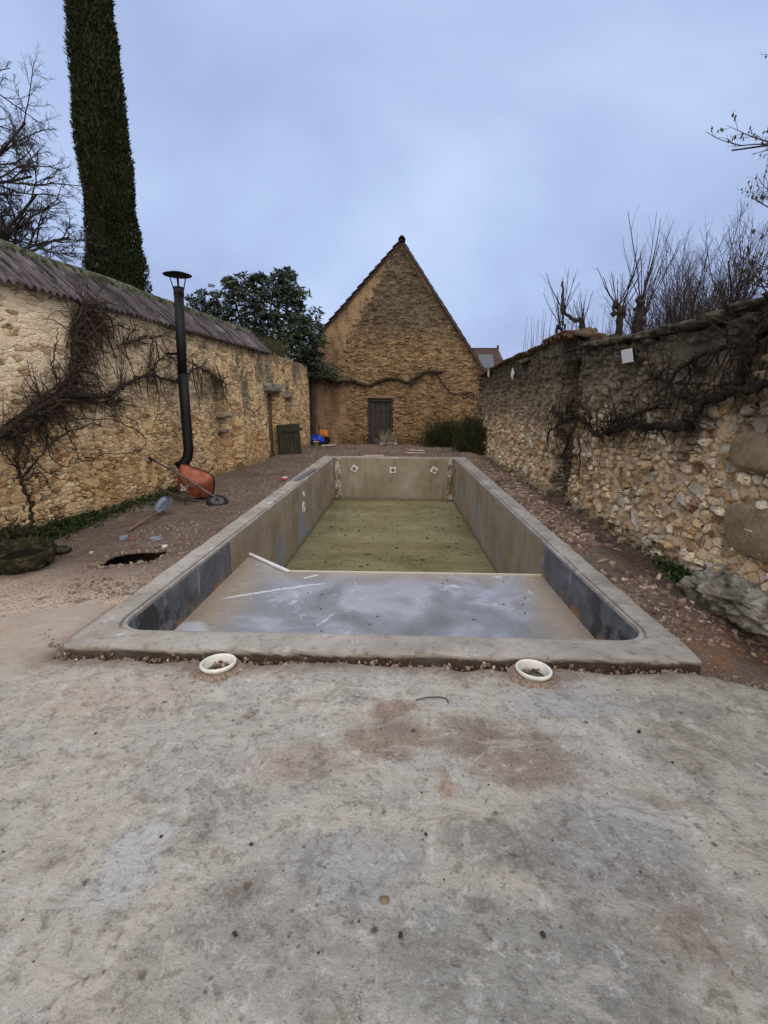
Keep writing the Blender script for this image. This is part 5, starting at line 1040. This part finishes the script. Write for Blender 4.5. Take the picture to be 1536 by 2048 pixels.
vine('young_vine', 'young bare forked vine rising before the left wall at the left edge', on_l(0, 1080, 0.15), [
    (PL([(-40, 1085), (20, 1072), (58, 1058), (64, 1020), (50, 975), (38, 945), (32, 915), (45, 880), (62, 860)], off=0.2), 0.028, 0.010),
    (PL([(44, 955), (75, 920), (110, 880), (145, 860), (190, 848), (215, 856)], off=0.2), 0.015, 0.006), (PL([(38, 940), (15, 915), (-10, 890)], off=0.22), 0.010, 0.005),
    (PL([(92, 900), (95, 870), (110, 850), (160, 838), (230, 842), (275, 862), (292, 882), (280, 900), (240, 908), (205, 908), (180, 922), (150, 918)], off=0.12), 0.008, 0.005),
    (PL([(98, 860), (96, 895), (112, 925), (135, 933), (145, 915)], off=0.12), 0.008, 0.005), (PL([(85, 825), (110, 842), (135, 865), (150, 895), (158, 918)], off=0.15), 0.012, 0.005),
    (PL([(50, 960), (80, 945), (110, 948)], off=0.24), 0.010, 0.004), (PL([(46, 940), (60, 900), (78, 880)], off=0.24), 0.010, 0.004)],
    [(0, 0.4, 1, 16, 0.35, -0.02, (0, 0.2, 0.6)), (1, 0, 1, 14, 0.3, 0.0, (0, 0.4, 0.2)), (6, 0, 1, 10, 0.3, 0.0, (0, 0.8, 0.1)), (7, 0, 1, 8, 0.25, 0.0, (0, 0.3, 0.8))], nl, ppl, 8, None, M_VINE)
vine('climbing_vine', 'dark climbing vine winding across the barn gable above the door', on_g(600, 740, 0.1), [
    (PL([(600, 735), (632, 745), (655, 755), (675, 764), (705, 762), (735, 772), (765, 760), (785, 757), (815, 764), (838, 752), (856, 743), (885, 744)], on_g), 0.075, 0.05),
    (PL([(870, 744), (882, 762), (898, 782), (915, 789), (945, 786), (948, 800)], on_g), 0.03, 0.02), (PL([(655, 762), (672, 772), (692, 768), (712, 760)], on_g, 0.14), 0.025, 0.02),
    (PL([(800, 760), (822, 768), (840, 760)], on_g, 0.12), 0.03, 0.02), (PL([(600, 720), (625, 722), (650, 732), (660, 750)], on_g, 0.2), 0.03, 0.01)],
    [(0, 0.0, 0.2, 110, 0.7, 0.03, (0, -0.2, 0.3)), (0, 0.7, 1, 60, 0.35, 0.03, (0, 0, 0)), (4, 0, 1, 60, 0.6, 0.05, (0.2, -0.2, -0.1)), (0, 0.2, 0.7, 24, 0.25, 0.0, (0, 0, 0.1))], Vector((0, -1, 0)), Vector((0, 18, 0)), 14, None, M_VINE)
nr_ = Vector((-1, 0, 0)); ppr = Vector((2.8, 0, 0))
vine('climbing_vine', 'gnarled climbing vine hanging across the right wall', on_r(1536, 700, 0.12), [
    (PL([(1640, 600), (1560, 640), (1520, 668), (1500, 705), (1482, 745), (1468, 775), (1440, 792), (1405, 802), (1390, 830), (1376, 852)], on_r), 0.045, 0.03),
    (PL([(1376, 852), (1340, 853), (1300, 854), (1260, 852), (1225, 862), (1195, 868), (1175, 850), (1158, 835), (1142, 838)], on_r), 0.045, 0.02),
    (PL([(1600, 770), (1536, 768), (1500, 778), (1465, 778)], on_r), 0.035, 0.025), (PL([(1405, 802), (1360, 790), (1325, 760), (1300, 752)], on_r), 0.022, 0.008),
    (PL([(1142, 838), (1120, 826), (1098, 822)], on_r, 0.25), 0.018, 0.008), (PL([(1180, 835), (1160, 810), (1145, 800), (1120, 845), (1100, 862), (1095, 885)], on_r, 0.25), 0.02, 0.012),
    (PL([(1150, 855), (1140, 880), (1128, 905), (1135, 915), (1158, 908)], on_r, 0.25), 0.014, 0.008), (PL([(1300, 850), (1250, 835), (1215, 850)], on_r, 0.16), 0.02, 0.01), (PL([(1158, 870), (1160, 920), (1156, 960)], on_r, 0.22), 0.014, 0.008),
    (PL([(1340, 805), (1290, 822), (1240, 838), (1200, 845)], on_r, 0.16), 0.02, 0.01), (PL([(1600, 640), (1530, 660), (1470, 690), (1420, 705), (1370, 730), (1330, 765)], on_r, 0.1), 0.028, 0.012)],
    [(1, 0.0, 1.0, 40, 0.25, 0, (0, 0.5, 0)), (0, 0.2, 1.0, 24, 0.3, 0, (0, 0.2, -0.3)), (10, 0, 1, 50, 0.5, 0.02, (0, 0.5, -0.2)), (3, 0, 1, 20, 0.4, 0, (0, 0.4, 0)), (1, 0.3, 1.0, 60, 0.4, 0.02, (0, 0.3, 0.2)), (5, 0, 1, 34, 0.35, 0.02, (0, 0.3, 0)), (6, 0, 1, 30, 0.3, 0.05, (0, 0, -0.2)), (7, 0, 1, 30, 0.4, 0.0, (0, 0.3, 0.2)), (4, 0, 1, 30, 0.3, 0.02, (0, 0.5, 0)), (3, 0, 1, 30, 0.35, 0.02, (0, 0.3, 0)), (9, 0, 1, 30, 0.4, 0.02, (0, 0.2, 0)), (0, 0.3, 1, 26, 0.3, 0.0, (0, 0, 0.2)), (2, 0, 1, 16, 0.3, 0.0, (0, 0.3, 0.2))], nr_, ppr, 21, None, M_VINE)

# ---- bare trees
def at(a, b, Y_): return px_y(a, b, Y_)
def grow(mb, p, d, r, L_, lev, rr, P_):
    n = max(3, int(P_['seg'][lev])); path = [p.copy()]; rad_ = [r]; d = d.normalized(); w_ = P_['wig'][lev]; up_ = P_['up'][lev]; r1 = r * P_['taper'][lev]
    for i in range(n):
        d = (d + Vector((rr.gauss(0, w_), rr.gauss(0, w_), rr.gauss(0, w_) + up_))).normalized(); path.append(path[-1] + d * (L_ / n)); rad_.append(r + (r1 - r) * (i + 1) / n)
    mb[0 if lev < P_['split'] else 1].tube(path, rad_, P_['k'][lev], False)
    if lev + 1 >= len(P_['seg']): return
    cnt = P_['n'][lev]; cnt = int(cnt + rr.random())
    for c_ in range(cnt):
        t_ = P_['from'][lev] + (1 - P_['from'][lev]) * (c_ + rr.random()) / max(cnt, 1); f_ = t_ * n; i = min(n - 1, int(f_)); q_ = path[i].lerp(path[i + 1], f_ - i); tan = (path[i + 1] - path[i]).normalized()
        ax = tan.orthogonal().normalized(); ax.rotate(Matrix.Rotation(rr.random() * 6.283, 3, tan)); an = rad(P_['ang'][lev] * rr.uniform(0.6, 1.3)); nd = tan * math.cos(an) + ax * math.sin(an)
        grow(mb, q_, nd, (rad_[i]) * P_['rr'][lev], L_ * P_['lr'][lev] * rr.uniform(0.6, 1.15) * (1 - 0.45 * t_), lev + 1, rr, P_)
def bare_tree(name, label, base, stems, P_, seed, group=None, cat='tree', m0=None, m1=None):
    rr = random.Random(seed); e_ = empty(name, base, 0, label, cat, group); mb = [MB(), MB()]
    for (p_, d_, r_, L_) in stems: grow(mb, Vector(p_), Vector(d_), r_, L_, 0, rr, P_)
    for b_, nm, m_ in ((mb[0], 'trunk', m0 or M_BARK), (mb[1], 'crown', m1 or M_BARK)):
        if b_.v: sub_local(b_, e_).build(nm, m_, e_, True)
    return e_
PO = dict(seg=[8, 7, 6, 5, 4], wig=[.10, .16, .2, .22, .22], up=[.01, .03, .03, .03, .03], taper=[.45, .4, .4, .4, .4], k=[8, 6, 4, 3, 3], n=[9, 11, 9, 6], ang=[45, 50, 48, 45], rr=[.5, .5, .5, .55], lr=[.6, .52, .48, .5], split=1)
PO['from'] = [.25, .2, .15, .15]; PO['k'] = [8, 6, 4, 3, 3]
PO['n'] = [12, 10, 8, 5]; PO['lr'] = [.5, .5, .48, .5]; PO['rr'] = [.6, .65, .7, .7]; PO['taper'] = [.4] * 5; o_t = Vector((-11.4, 11.0, 3.4)); st_t = [((-11.6, 11.0, 0.0), (0.02, 0, 1), 0.26, 4.6)]
for (a, b) in ((60, 300), (95, 345), (120, 400), (150, 500), (140, 455), (20, 220), (30, 380), (90, 300), (130, 350), (60, 440), (0, 300), (150, 430), (100, 500), (-40, 200)):
    tg = at(a, b, 10.8); st_t.append((tuple(o_t + Vector((0, 0, (500 - b) * 0.004))), tuple((tg - o_t) + Vector((0, 0, 0.0))), .058, (tg - o_t).length * 0.92))
t = bare_tree('bare_tree', 'large bare leafless tree beyond the left wall at the left edge', (-11.6, 11.0, 0), st_t, PO, 12)
# thicket behind the right wall: bushes of upright rods
PB = dict(seg=[7, 6, 5, 4], wig=[.06, .09, .12, .15], up=[.05, .08, .08, .08], taper=[.4, .4, .4, .5], k=[6, 4, 3, 3], n=[14, 9, 3], ang=[26, 30, 35], rr=[.55, .65, .75], lr=[.55, .5, .5], split=1)
PB['from'] = [.12, .15, .2]
def bush(label, x, y, h_, spread, nst, seed, P_=PB, cat='bush', name='bare_bush', r0=0.022, grp='bare bushes beyond the right wall', m0=None):
    rr = random.Random(seed); st_ = [((x + rr.uniform(-.25, .25) * spread, y + rr.uniform(-.25, .25) * spread, 0.0), (rr.gauss(0, .16) * spread, rr.gauss(0, .16) * spread, 1), r0 * rr.uniform(.7, 1.3), h_ * rr.uniform(.8, 1.1)) for _ in range(nst)]
    return bare_tree(name, label, (x, y, 0), st_, P_, seed, grp, cat, m0 or M_BARK, M_SHOOT if m0 is None else m0)
for k_b, (lab, x, y, h_, sp_, n_b) in enumerate([('dense bare bush beyond the right wall, just right of the thick stubby pollard', 4.15, 8.3, 2.8, 1.2, 10), ('dense bare bush beyond the right wall, second to the right of the pollards', 4.25, 7.4, 2.85, 1.3, 13),
        ('dense bare bush beyond the right wall at the right edge of the view', 4.4, 6.7, 2.9, 1.3, 12), ('bare bush in the second row beyond the right wall, nearer the pollards', 5.2, 9.4, 3.4, 1.8, 13), ('bare bush in the second row beyond the right wall, under the hazel twigs', 5.7, 8.7, 3.7, 2.0, 14),
        ('low bare bush beyond the right wall behind the two pollards', 4.3, 9.6, 2.6, 1.2, 8)]):
    bush(lab, x, y, h_, sp_, n_b, 41 + k_b, r0=0.022)
# pollards with knobbly heads and long shoots
PS = dict(seg=[9, 5], wig=[.035, .06], up=[.05, .05], taper=[.35, .4], k=[4, 3], n=[2.2], ang=[28], rr=[.55], lr=[.5], split=9)
PS['from'] = [.25]
def pollard(label, base, limbs, heads, shoots, seed, L_, spread=0.5):
    rr = random.Random(seed); e_ = empty('pollard_tree', base, 0, label, 'tree', 'pollarded trees beyond the right wall'); mb = MB()
    for li, (pts, r0, r1) in enumerate(limbs):
        pa = smooth_path([Vector(q_) for q_ in pts], 5, 0.012, seed + li); mb.tube(pa, [(r0 + (r1 - r0) * i / len(pa)) * rr.uniform(.85, 1.3) for i in range(len(pa))], 8)
    for h_ in heads:
        for c_ in range(7): pc = Vector(h_[0]) + Vector((rr.gauss(0, .04), rr.gauss(0, .04), rr.gauss(0, .05))); mb.tube([pc - Vector((0, 0, .05)), pc, pc + Vector((0, 0, .05))], [.02, h_[1] * rr.uniform(.5, .9), .02], 7)
    sub_local(mb, e_).build('trunk', M_BARK, e_, True); m2 = [MB(), MB()]
    for h_ in heads:
        for c_ in range(shoots):
            an = rr.random() * 6.283; d_ = Vector((math.cos(an) * spread * rr.uniform(.3, 1.5), math.sin(an) * spread * rr.uniform(.3, 1.5), 1)); grow(m2, Vector(h_[0]), d_, rr.uniform(.007, .013), L_ * rr.uniform(.5, 1.1), 0, rr, PS)
    sub_local(m2[0], e_).build('shoots', M_SHOOT, e_, True)
h1 = at(1240, 628, 8.6); h2 = at(1282, 605, 8.2); h3 = at(1128, 622, 9.6); h4 = at(1165, 655, 9.6)
pollard('knobbly pollard with fanning shoots just right of the tiled wall top', (h1.x, h1.y, 0), [([(h1.x, h1.y, 0), (h1.x + .03, h1.y, 1.8), tuple(h1)], .075, .045)], [(tuple(h1), .07), (tuple(h1 + Vector((-.05, 0, .12))), .07)], 9, 51, 1.05, 0.75)
pollard('thick pollard with a stubby head and tall shoots left of the lamp', (h2.x, h2.y, 0), [([(h2.x, h2.y, 0), (h2.x - .03, h2.y, 1.8), tuple(h2)], .10, .065)], [(tuple(h2), .09), (tuple(h2 + Vector((.06, 0, -.2))), .09)], 9, 52, 1.3, 0.4)
pollard('pollard with one bent limb showing above the tiled wall top', (h4.x + .2, h4.y, 0), [([(h4.x + .2, h4.y, 0), (h4.x + .15, h4.y, 1.8), tuple(h4), tuple(h4.lerp(h3, .5)), tuple(h3), tuple(at(1126, 585, 9.6)), tuple(at(1124, 562, 9.6))], .06, .012)], [(tuple(h3), .04), (tuple(h4), .05), (tuple(at(1120, 650, 9.6)), .04)], 6, 53, 0.75, 0.7)
# hedge of thin upright rods
mb = MB(); rr = random.Random(61); e_ = empty('shoot_hedge', (4.6, 13.5, 0), 0, 'row of thin bare upright rods showing over the far right wall', 'hedge')
for i in range(70):
    x = rr.uniform(3.5, 5.6); y = rr.uniform(12.5, 15.5); h_ = rr.uniform(3.4, 4.3) - abs(x - 4.6) * 0.25; p0 = Vector((x, y, 0)); mb.tube([p0, p0 + Vector((rr.gauss(0, .04), 0, h_ * .5)), p0 + Vector((rr.gauss(0, .07), 0, h_))], [.014, .010, .003], 4, False)
sub_local(mb, e_).build('rods', M_SHOOT, e_)
# hazel with a few hanging leaves, right edge
PH = dict(seg=[8, 7, 5, 4], wig=[.07, .12, .16, .18], up=[-.0, .03, .06, .05], taper=[.4, .4, .4, .5], k=[7, 5, 3, 3], n=[16, 9, 3.5], ang=[38, 45, 45], rr=[.55, .62, .7], lr=[.36, .42, .45], split=1)
PH['taper'] = [.15, .35, .4, .5]; PH['from'] = [.2, .15, .2]
M_WILT = simple('wilted_leaf', (74, 66, 52), 0.9, 0.1)
def hazel(label, base, stems, seed, nleaf):
    e_ = bare_tree('hazel_tree', label, base, stems, PH, seed, None, 'tree'); cr_ = [c for c in e_.children if c.name.startswith('crown')][0]
    vs = cr_.data.vertices; rr = random.Random(seed); mb = MB()
    for i in range(nleaf):
        v_ = vs[rr.randrange(len(vs))].co; L_ = rr.uniform(.025, .055); a = rr.random() * 6.28; sx_, sy_ = math.cos(a) * L_ * .35, math.sin(a) * L_ * .35
        mb.poly([v_, v_ + Vector((sx_, sy_, -L_ * .5)), v_ + Vector((0, 0, -L_ * 1.2)), v_ + Vector((-sx_, -sy_, -L_ * .5))], [(0, 1, 2, 3)])
    mb.build('leaves', M_WILT, e_)
o_h = Vector((6.4, 5.4, 2.3)); st_h = [((6.6, 5.3, 0), (-.05, 0, 1), .08, 2.4)]
for (a, b, yy) in ((1400, 470, 6.9), (1440, 440, 6.6), (1500, 430, 6.3), (1480, 520, 6.4), (1536, 470, 6.1), (1550, 430, 6.0), (1420, 540, 6.8)):
    tg = at(a, b, yy); st_h.append((tuple(o_h), tuple((tg - o_h) + Vector((0, 0, 0.1))), .030, (tg - o_h).length * 0.92))
hazel('hazel with sparse wilted leaves arching over the right wall', (6.6, 5.3, 0), st_h, 71, 900)
bp = at(1536, 320, 4.2); tip_ = at(1425, 298, 4.6); PH2 = dict(PH); PH2['lr'] = [.34, .4, .4]; PH2['n'] = [9, 5, 2]; PH2['wig'] = [.03, .1, .14, .16]; PH2['rr'] = [.6, .7, .8]; PH2['taper'] = [.15, .3, .4, .5]
e_ = bare_tree('hazel_tree', 'high thin branch with few wilted leaves at the upper right edge', (7.6, 4.0, 0), [((7.6, 4.0, 0), (0, 0, 1), .09, 4.6), (tuple(Vector((7.5, 4.0, 4.2))), tuple((bp + Vector((.3, 0, .05))) - Vector((7.5, 4, 4.2))), .04, (bp - Vector((7.5, 4, 4.2))).length), (tuple(bp + Vector((.3, 0, 0.05))), tuple(tip_ - bp), .009, (tip_ - bp).length + .3)], PH2, 77, None, 'tree')
cr_ = [c for c in e_.children if c.name.startswith('crown')][0]; vs = cr_.data.vertices; rr = random.Random(5); mb = MB()
for i in range(160):
    v_ = vs[rr.randrange(len(vs))].co; L_ = rr.uniform(.018, .035); a = rr.random() * 6.28; sx_, sy_ = math.cos(a) * L_ * .35, math.sin(a) * L_ * .35
    mb.poly([v_, v_ + Vector((sx_, sy_, -L_ * .5)), v_ + Vector((0, 0, -L_ * 1.2)), v_ + Vector((-sx_, -sy_, -L_ * .5))], [(0, 1, 2, 3)])
mb.build('leaves', M_WILT, e_)

# ---- cypress
def leaf_cloud(name, P_, D_, L_, W_, mat, parent, rs_, cup=0.0):
    """many small leaf blades; P_ points, D_ directions (n,3)"""
    n = len(P_); D_ = D_ / np.linalg.norm(D_, axis=1, keepdims=True); A_ = np.cross(D_, rs_.randn(n, 3)); A_ /= np.linalg.norm(A_, axis=1, keepdims=True); Nn = np.cross(D_, A_)
    L_ = np.broadcast_to(L_, (n,))[:, None]; W_ = np.broadcast_to(W_, (n,))[:, None]
    v0 = P_; v1 = P_ + D_ * L_ * .45 + A_ * W_ * .5 + Nn * L_ * cup; v2 = P_ + D_ * L_; v3 = P_ + D_ * L_ * .45 - A_ * W_ * .5 + Nn * L_ * cup
    V = np.stack([v0, v1, v2, v3], 1).reshape(-1, 3); b = (np.arange(n) * 4)[:, None]
    t3 = np.concatenate([b + np.array([[0, 1, 2]]), b + np.array([[0, 2, 3]])], 0); return mesh_np(name, V - np.array(parent.location), None, t3, mat, parent)
def foliage(name, cols, rough=0.6, spec=0.3):
    M = NB(name, rough, spec); geo = M.n('NewGeometry'); n_ = M.noise(1.6, 3, 0.6); rn = M.math('MULTIPLY_ADD', geo.outputs['Random Per Island'], 0.6, M.mul(n_, 0.5)); M.base(M.ramp(rn, [(0.2 + 0.6 * i / (len(cols) - 1), lin(*c_)) for i, c_ in enumerate(cols)])); return M.m
M_CYP = foliage('cypress_green', [(18, 24, 15), (32, 41, 24), (48, 56, 34), (68, 66, 42)], 0.9, 0.1)
cy_ = empty('cypress_tree', (-8.64, 15.0, 0), 0, 'very tall narrow dark cypress beyond the left wall', 'tree'); rs_ = np.random.RandomState(3)
def cyp_r(z, an):
    r0 = np.interp(z, [0, 1, 4, 8, 12, 16, 19], [0.38, 0.76, 0.75, 0.66, 0.52, 0.36, 0.04]); return r0 * (1 + 0.16 * fbm(an * 1.6 + 5, z * 0.8, 91, 3, 1.0) + 0.26 * fbm(an * 3, z * 1.3, 92, 4, 1.0))
MB().tube([(0, 0, 0), (0.02, 0, 8), (0.0, 0, 18)], [.22, .15, .03], 8).build('trunk', M_BARK, cy_, True)
n = 150000; z = 0.6 + 18.2 * rs_.rand(n) ** 1.25; an = rs_.rand(n) * 6.283; depth_ = rs_.rand(n) ** 2 * 0.30; r = cyp_r(z, an) * (1 - depth_)
ax_ = -8.75 - 0.0 * z; P_ = np.stack([-8.66 + 0.02 * z + r * np.cos(an), 15.0 + r * np.sin(an), z], 1); D_ = np.stack([np.cos(an) * 0.35, np.sin(an) * 0.35, np.full(n, 1.0)], 1) + rs_.randn(n, 3) * 0.45
k_ = (r * np.sin(an) < 0.55); P_, D_ = P_[k_], D_[k_]; n = len(P_)
leaf_cloud('crown', P_, D_, 0.05 + 0.11 * rs_.rand(n), 0.022 + 0.022 * rs_.rand(n), M_CYP, cy_, rs_)
zz = np.linspace(0.5, 18.8, 60); mb = MB(); mb.lathe([(float(np.interp(a, [0, 1, 4, 8, 12, 16, 19], [0.25, 0.5, 0.5, 0.44, 0.34, 0.22, 0.02])), float(a)) for a in zz], k=20); mb.v = [(a + 0.02 * c_, b, c_) for a, b, c_ in mb.v]; mb.build('inner_foliage', M_CYP, cy_, True)

# ---- broad evergreen tree behind the left wall
M_MAG = foliage('evergreen_leaf', [(24, 32, 24), (38, 50, 36), (54, 66, 46), (78, 90, 66)], 0.45, 0.4)
mg = empty('evergreen_tree', (-4.9, 16.6, 0), 0, 'broad dark evergreen tree with glossy leaves beyond the left wall beside the barn', 'tree'); rs_ = np.random.RandomState(9); rr = random.Random(9)
tip = []; mb = MB(); mb.tube([(0, 0, 0), (0.05, 0, 1.2), (0.0, 0, 2.2)], [.2, .16, .13], 8)
blobs = [(-4.0, 16.0, 5.05, .75, .62), (-3.4, 15.9, 4.9, .5, .4), (-5.1, 16.2, 4.95, .85, .6), (-6.3, 16.4, 4.65, .85, .55), (-4.6, 16.5, 4.3, 1.3, .8), (-3.4, 16.3, 4.1, .9, .65), (-5.8, 16.6, 4.0, 1.2, .7), (-2.95, 16.0, 3.75, .6, .5), (-3.6, 16.2, 3.4, 1.0, .5), (-4.8, 16.4, 3.4, 1.2, .6), (-3.65, 16.0, 5.45, .35, .25), (-4.6, 16.0, 5.35, .3, .2), (-3.05, 16.5, 3.1, .5, .35), (-5.55, 16.2, 5.3, .25, .2), (-3.0, 16.4, 2.75, .45, .3)]
pts = []
for (x, y, z, a, b) in blobs:
    mb.tube([Vector((0, 0, 2.1)), Vector((x + 4.9, y - 16.6, z)) * 0.5 + Vector((rr.uniform(-.2, .2), 0, 1.3)), Vector((x + 4.9, y - 16.6, z + b * 0.4))], [.07, .045, .015], 5)
    m_ = int(135 * a * a + 26)
    for i in range(m_):
        v_ = Vector((rr.gauss(0, 1), rr.gauss(0, 1), rr.gauss(0, 1))).normalized() * (rr.random() ** 0.45) * rr.choice((1, 1, 1.15)); pts.append(((x + v_.x * a, y + v_.y * a * 0.8, z + v_.z * b), v_))
mb.build('trunk', M_BARK, mg, True); P_ = []; D_ = []
for (p_, v_) in pts:
    ax = Vector((v_.x * .7, v_.y * .7, abs(v_.z) + .55)).normalized(); o_ = ax.orthogonal().normalized()
    for j in range(11):
        q_ = o_.copy(); q_.rotate(Matrix.Rotation(j * 2.4, 3, ax)); el_ = rr.uniform(.15, 1.1); P_.append(Vector(p_) - ax * rr.uniform(0, .10)); D_.append(q_ * 1 + ax * el_ * 0.8 + Vector((0, 0, -.15)))
P_ = np.array([tuple(a) for a in P_]); D_ = np.array([tuple(a) for a in D_]); n = len(P_)
leaf_cloud('crown', P_, D_, 0.11 + 0.09 * rs_.rand(n), 0.04 + 0.02 * rs_.rand(n), M_MAG, mg, rs_, 0.06)
# scrubby growth on the wall top near the roof end
M_SCRUB = foliage('scrub', [(50, 44, 34), (72, 62, 46), (84, 84, 54), (64, 74, 40)], 0.9, 0.1)
def scrub(name, label, base, n, spread, L_, W_, mat, seed, cat='shrub', group=None, up=1.0, part='foliage'):
    rs_ = np.random.RandomState(seed); e_ = empty(name, base, 0, label, cat, group); P_ = np.array(base) + rs_.randn(n, 3) * np.array(spread); P_[:, 2] = np.maximum(P_[:, 2], base[2] - .1); D_ = np.stack([rs_.randn(n) * .5, rs_.randn(n) * .5, np.full(n, up)], 1)
    leaf_cloud(part, P_, D_, L_ * (.5 + rs_.rand(n)), W_, mat, e_, rs_); return e_
scrub('dry_shrub', 'dry brownish shrub on top of the left wall where its roofing ends', (-3.75, 13.6, 2.85), 2600, (.22, .55, .13), .2, .012, M_SCRUB, 1)
M_DARKF = foliage('dark_shrub', [(34, 38, 26), (46, 50, 32), (60, 62, 38), (74, 72, 46)], 0.9, 0.1)
scrub('spiky_shrub', 'dark spiky shrub against the right side of the barn gable', (1.75, 17.3, 0.05), 5200, (.38, .22, .28), .42, .014, M_DARKF, 2, group='dark shrubs at the far right corner')
scrub('spiky_shrub', 'tall dark shrub in the corner at the far end of the right wall', (2.45, 15.6, 0.05), 7000, (.22, .5, .36), .42, .014, M_DARKF, 3, group='dark shrubs at the far right corner')
scrub('hanging_ivy', 'dark tangle of ivy over the gate at the left corner of the barn', (-3.2, 17.0, 2.55), 5200, (.42, .3, .17), .16, .03, M_MAG, 4, 'ivy', up=-.3)
scrub('dry_plant', 'pale dry plant before the barn door', (-0.42, 17.35, 0.1), 260, (.18, .08, .10), .3, .012, simple('dry_stalk', (150, 140, 118)), 6, 'plant')
# weeds along the left wall foot
M_WEED = foliage('weed_green', [(30, 42, 20), (42, 60, 26), (60, 82, 34), (56, 58, 34)], 0.7, 0.3)
rs_ = np.random.RandomState(21); n = 3000; y = 4.9 + 4.2 * rs_.rand(n) ** 1.2; y = np.where(rs_.rand(n) < 0.5, 5.35 + rs_.randn(n) * .28, y); x = -4.19 + 0.097 * (y - 4.7) + np.abs(rs_.randn(n)) * 0.09
kk = (fbm(y, x * 0, 77, 3, 2.2) > -0.1) | (np.abs(y - 5.35) < .5); x, y = x[kk], y[kk]; n = len(x); P_ = np.stack([x, y, ground_h(x, y) + rs_.rand(n) * 0.08], 1); D_ = np.stack([rs_.randn(n) * .6 + .4, rs_.randn(n) * .6, rs_.rand(n) + .2], 1)
e_ = bpy.data.objects.new('tmp', None); o = leaf_cloud('weeds', P_, D_, 0.03 + 0.05 * rs_.rand(n), 0.03, M_WEED, type('Q', (), {'location': (0, 0, 0)})() if False else e_, rs_); o.parent = None; bpy.data.objects.remove(e_); o['kind'] = 'stuff'; tag(o, None)
e_ = bpy.data.objects.new('tmp', None); rs_ = np.random.RandomState(22); n = 600; y = 4.15 + rs_.randn(n) * .25; x = 2.72 - np.abs(rs_.randn(n)) * .05; P_ = np.stack([x, y, ground_h(x, y) + rs_.rand(n) * 0.12], 1); D_ = np.stack([rs_.randn(n) * .6 - .4, rs_.randn(n) * .6, rs_.rand(n) + .2], 1)
o = leaf_cloud('weeds', P_, D_, 0.03 + 0.04 * rs_.rand(n), 0.03, M_WEED, e_, rs_); o.parent = None; bpy.data.objects.remove(e_); o['kind'] = 'stuff'
scrub('dark_shrub', 'dark leafy shrub at the foot of the left wall by the left edge', (-4.1, 4.5, 0.06), 2600, (.10, .25, .10), .06, .022, M_DARKF, 7)

# ---- distant house
hs = empty('distant_house', (5.4, 30.0, 0), 0, 'distant house with a red tiled roof behind the barn and the right wall', 'house')
M_RTILE = simple('red_tile', (78, 60, 58), 0.85, 0.2, var=0.12, scale=3); M_HWALL = simple('grey_wall', (150, 146, 142), 0.9, 0.1, var=0.1, scale=3)
MB().box((0, 2.0, 1.7), (2.9, 4.0, 3.4)).build('wall', M_HWALL, hs)
rf_ = MB().poly([(-2.6, -0.3, 3.3), (1.25, -0.3, 3.3), (0.72, 0.9, 4.8), (-2.6, 0.9, 4.8), (-2.6, 4.3, 3.3), (1.25, 4.3, 3.3), (0.72, 3.0, 4.8), (-2.6, 3.0, 4.8)], [(0, 1, 2, 3), (1, 5, 6, 2), (5, 4, 7, 6), (4, 0, 3, 7), (3, 2, 6, 7), (0, 4, 5, 1)]).build('roof', M_RTILE, hs)
MB().tube([(-2.6, 0.95, 4.82), (0.75, 0.95, 4.82)], 0.07, 6).build('ridge_tile', M_RTILE, rf_); MB().tube([(0.7, 0.95, 4.8), (0.7, 0.95, 5.05)], [.09, .05], 8).build('finial', M_RTILE, rf_)
MB().poly([(-0.55, -0.07, 3.62), (0.35, -0.07, 3.62), (0.35, 0.60, 4.45), (-0.55, 0.60, 4.45)], [(0, 1, 2, 3)]).build('roof_window', simple('grey_glass', (70, 76, 84), 0.3, 0.5, var=0.05), rf_)
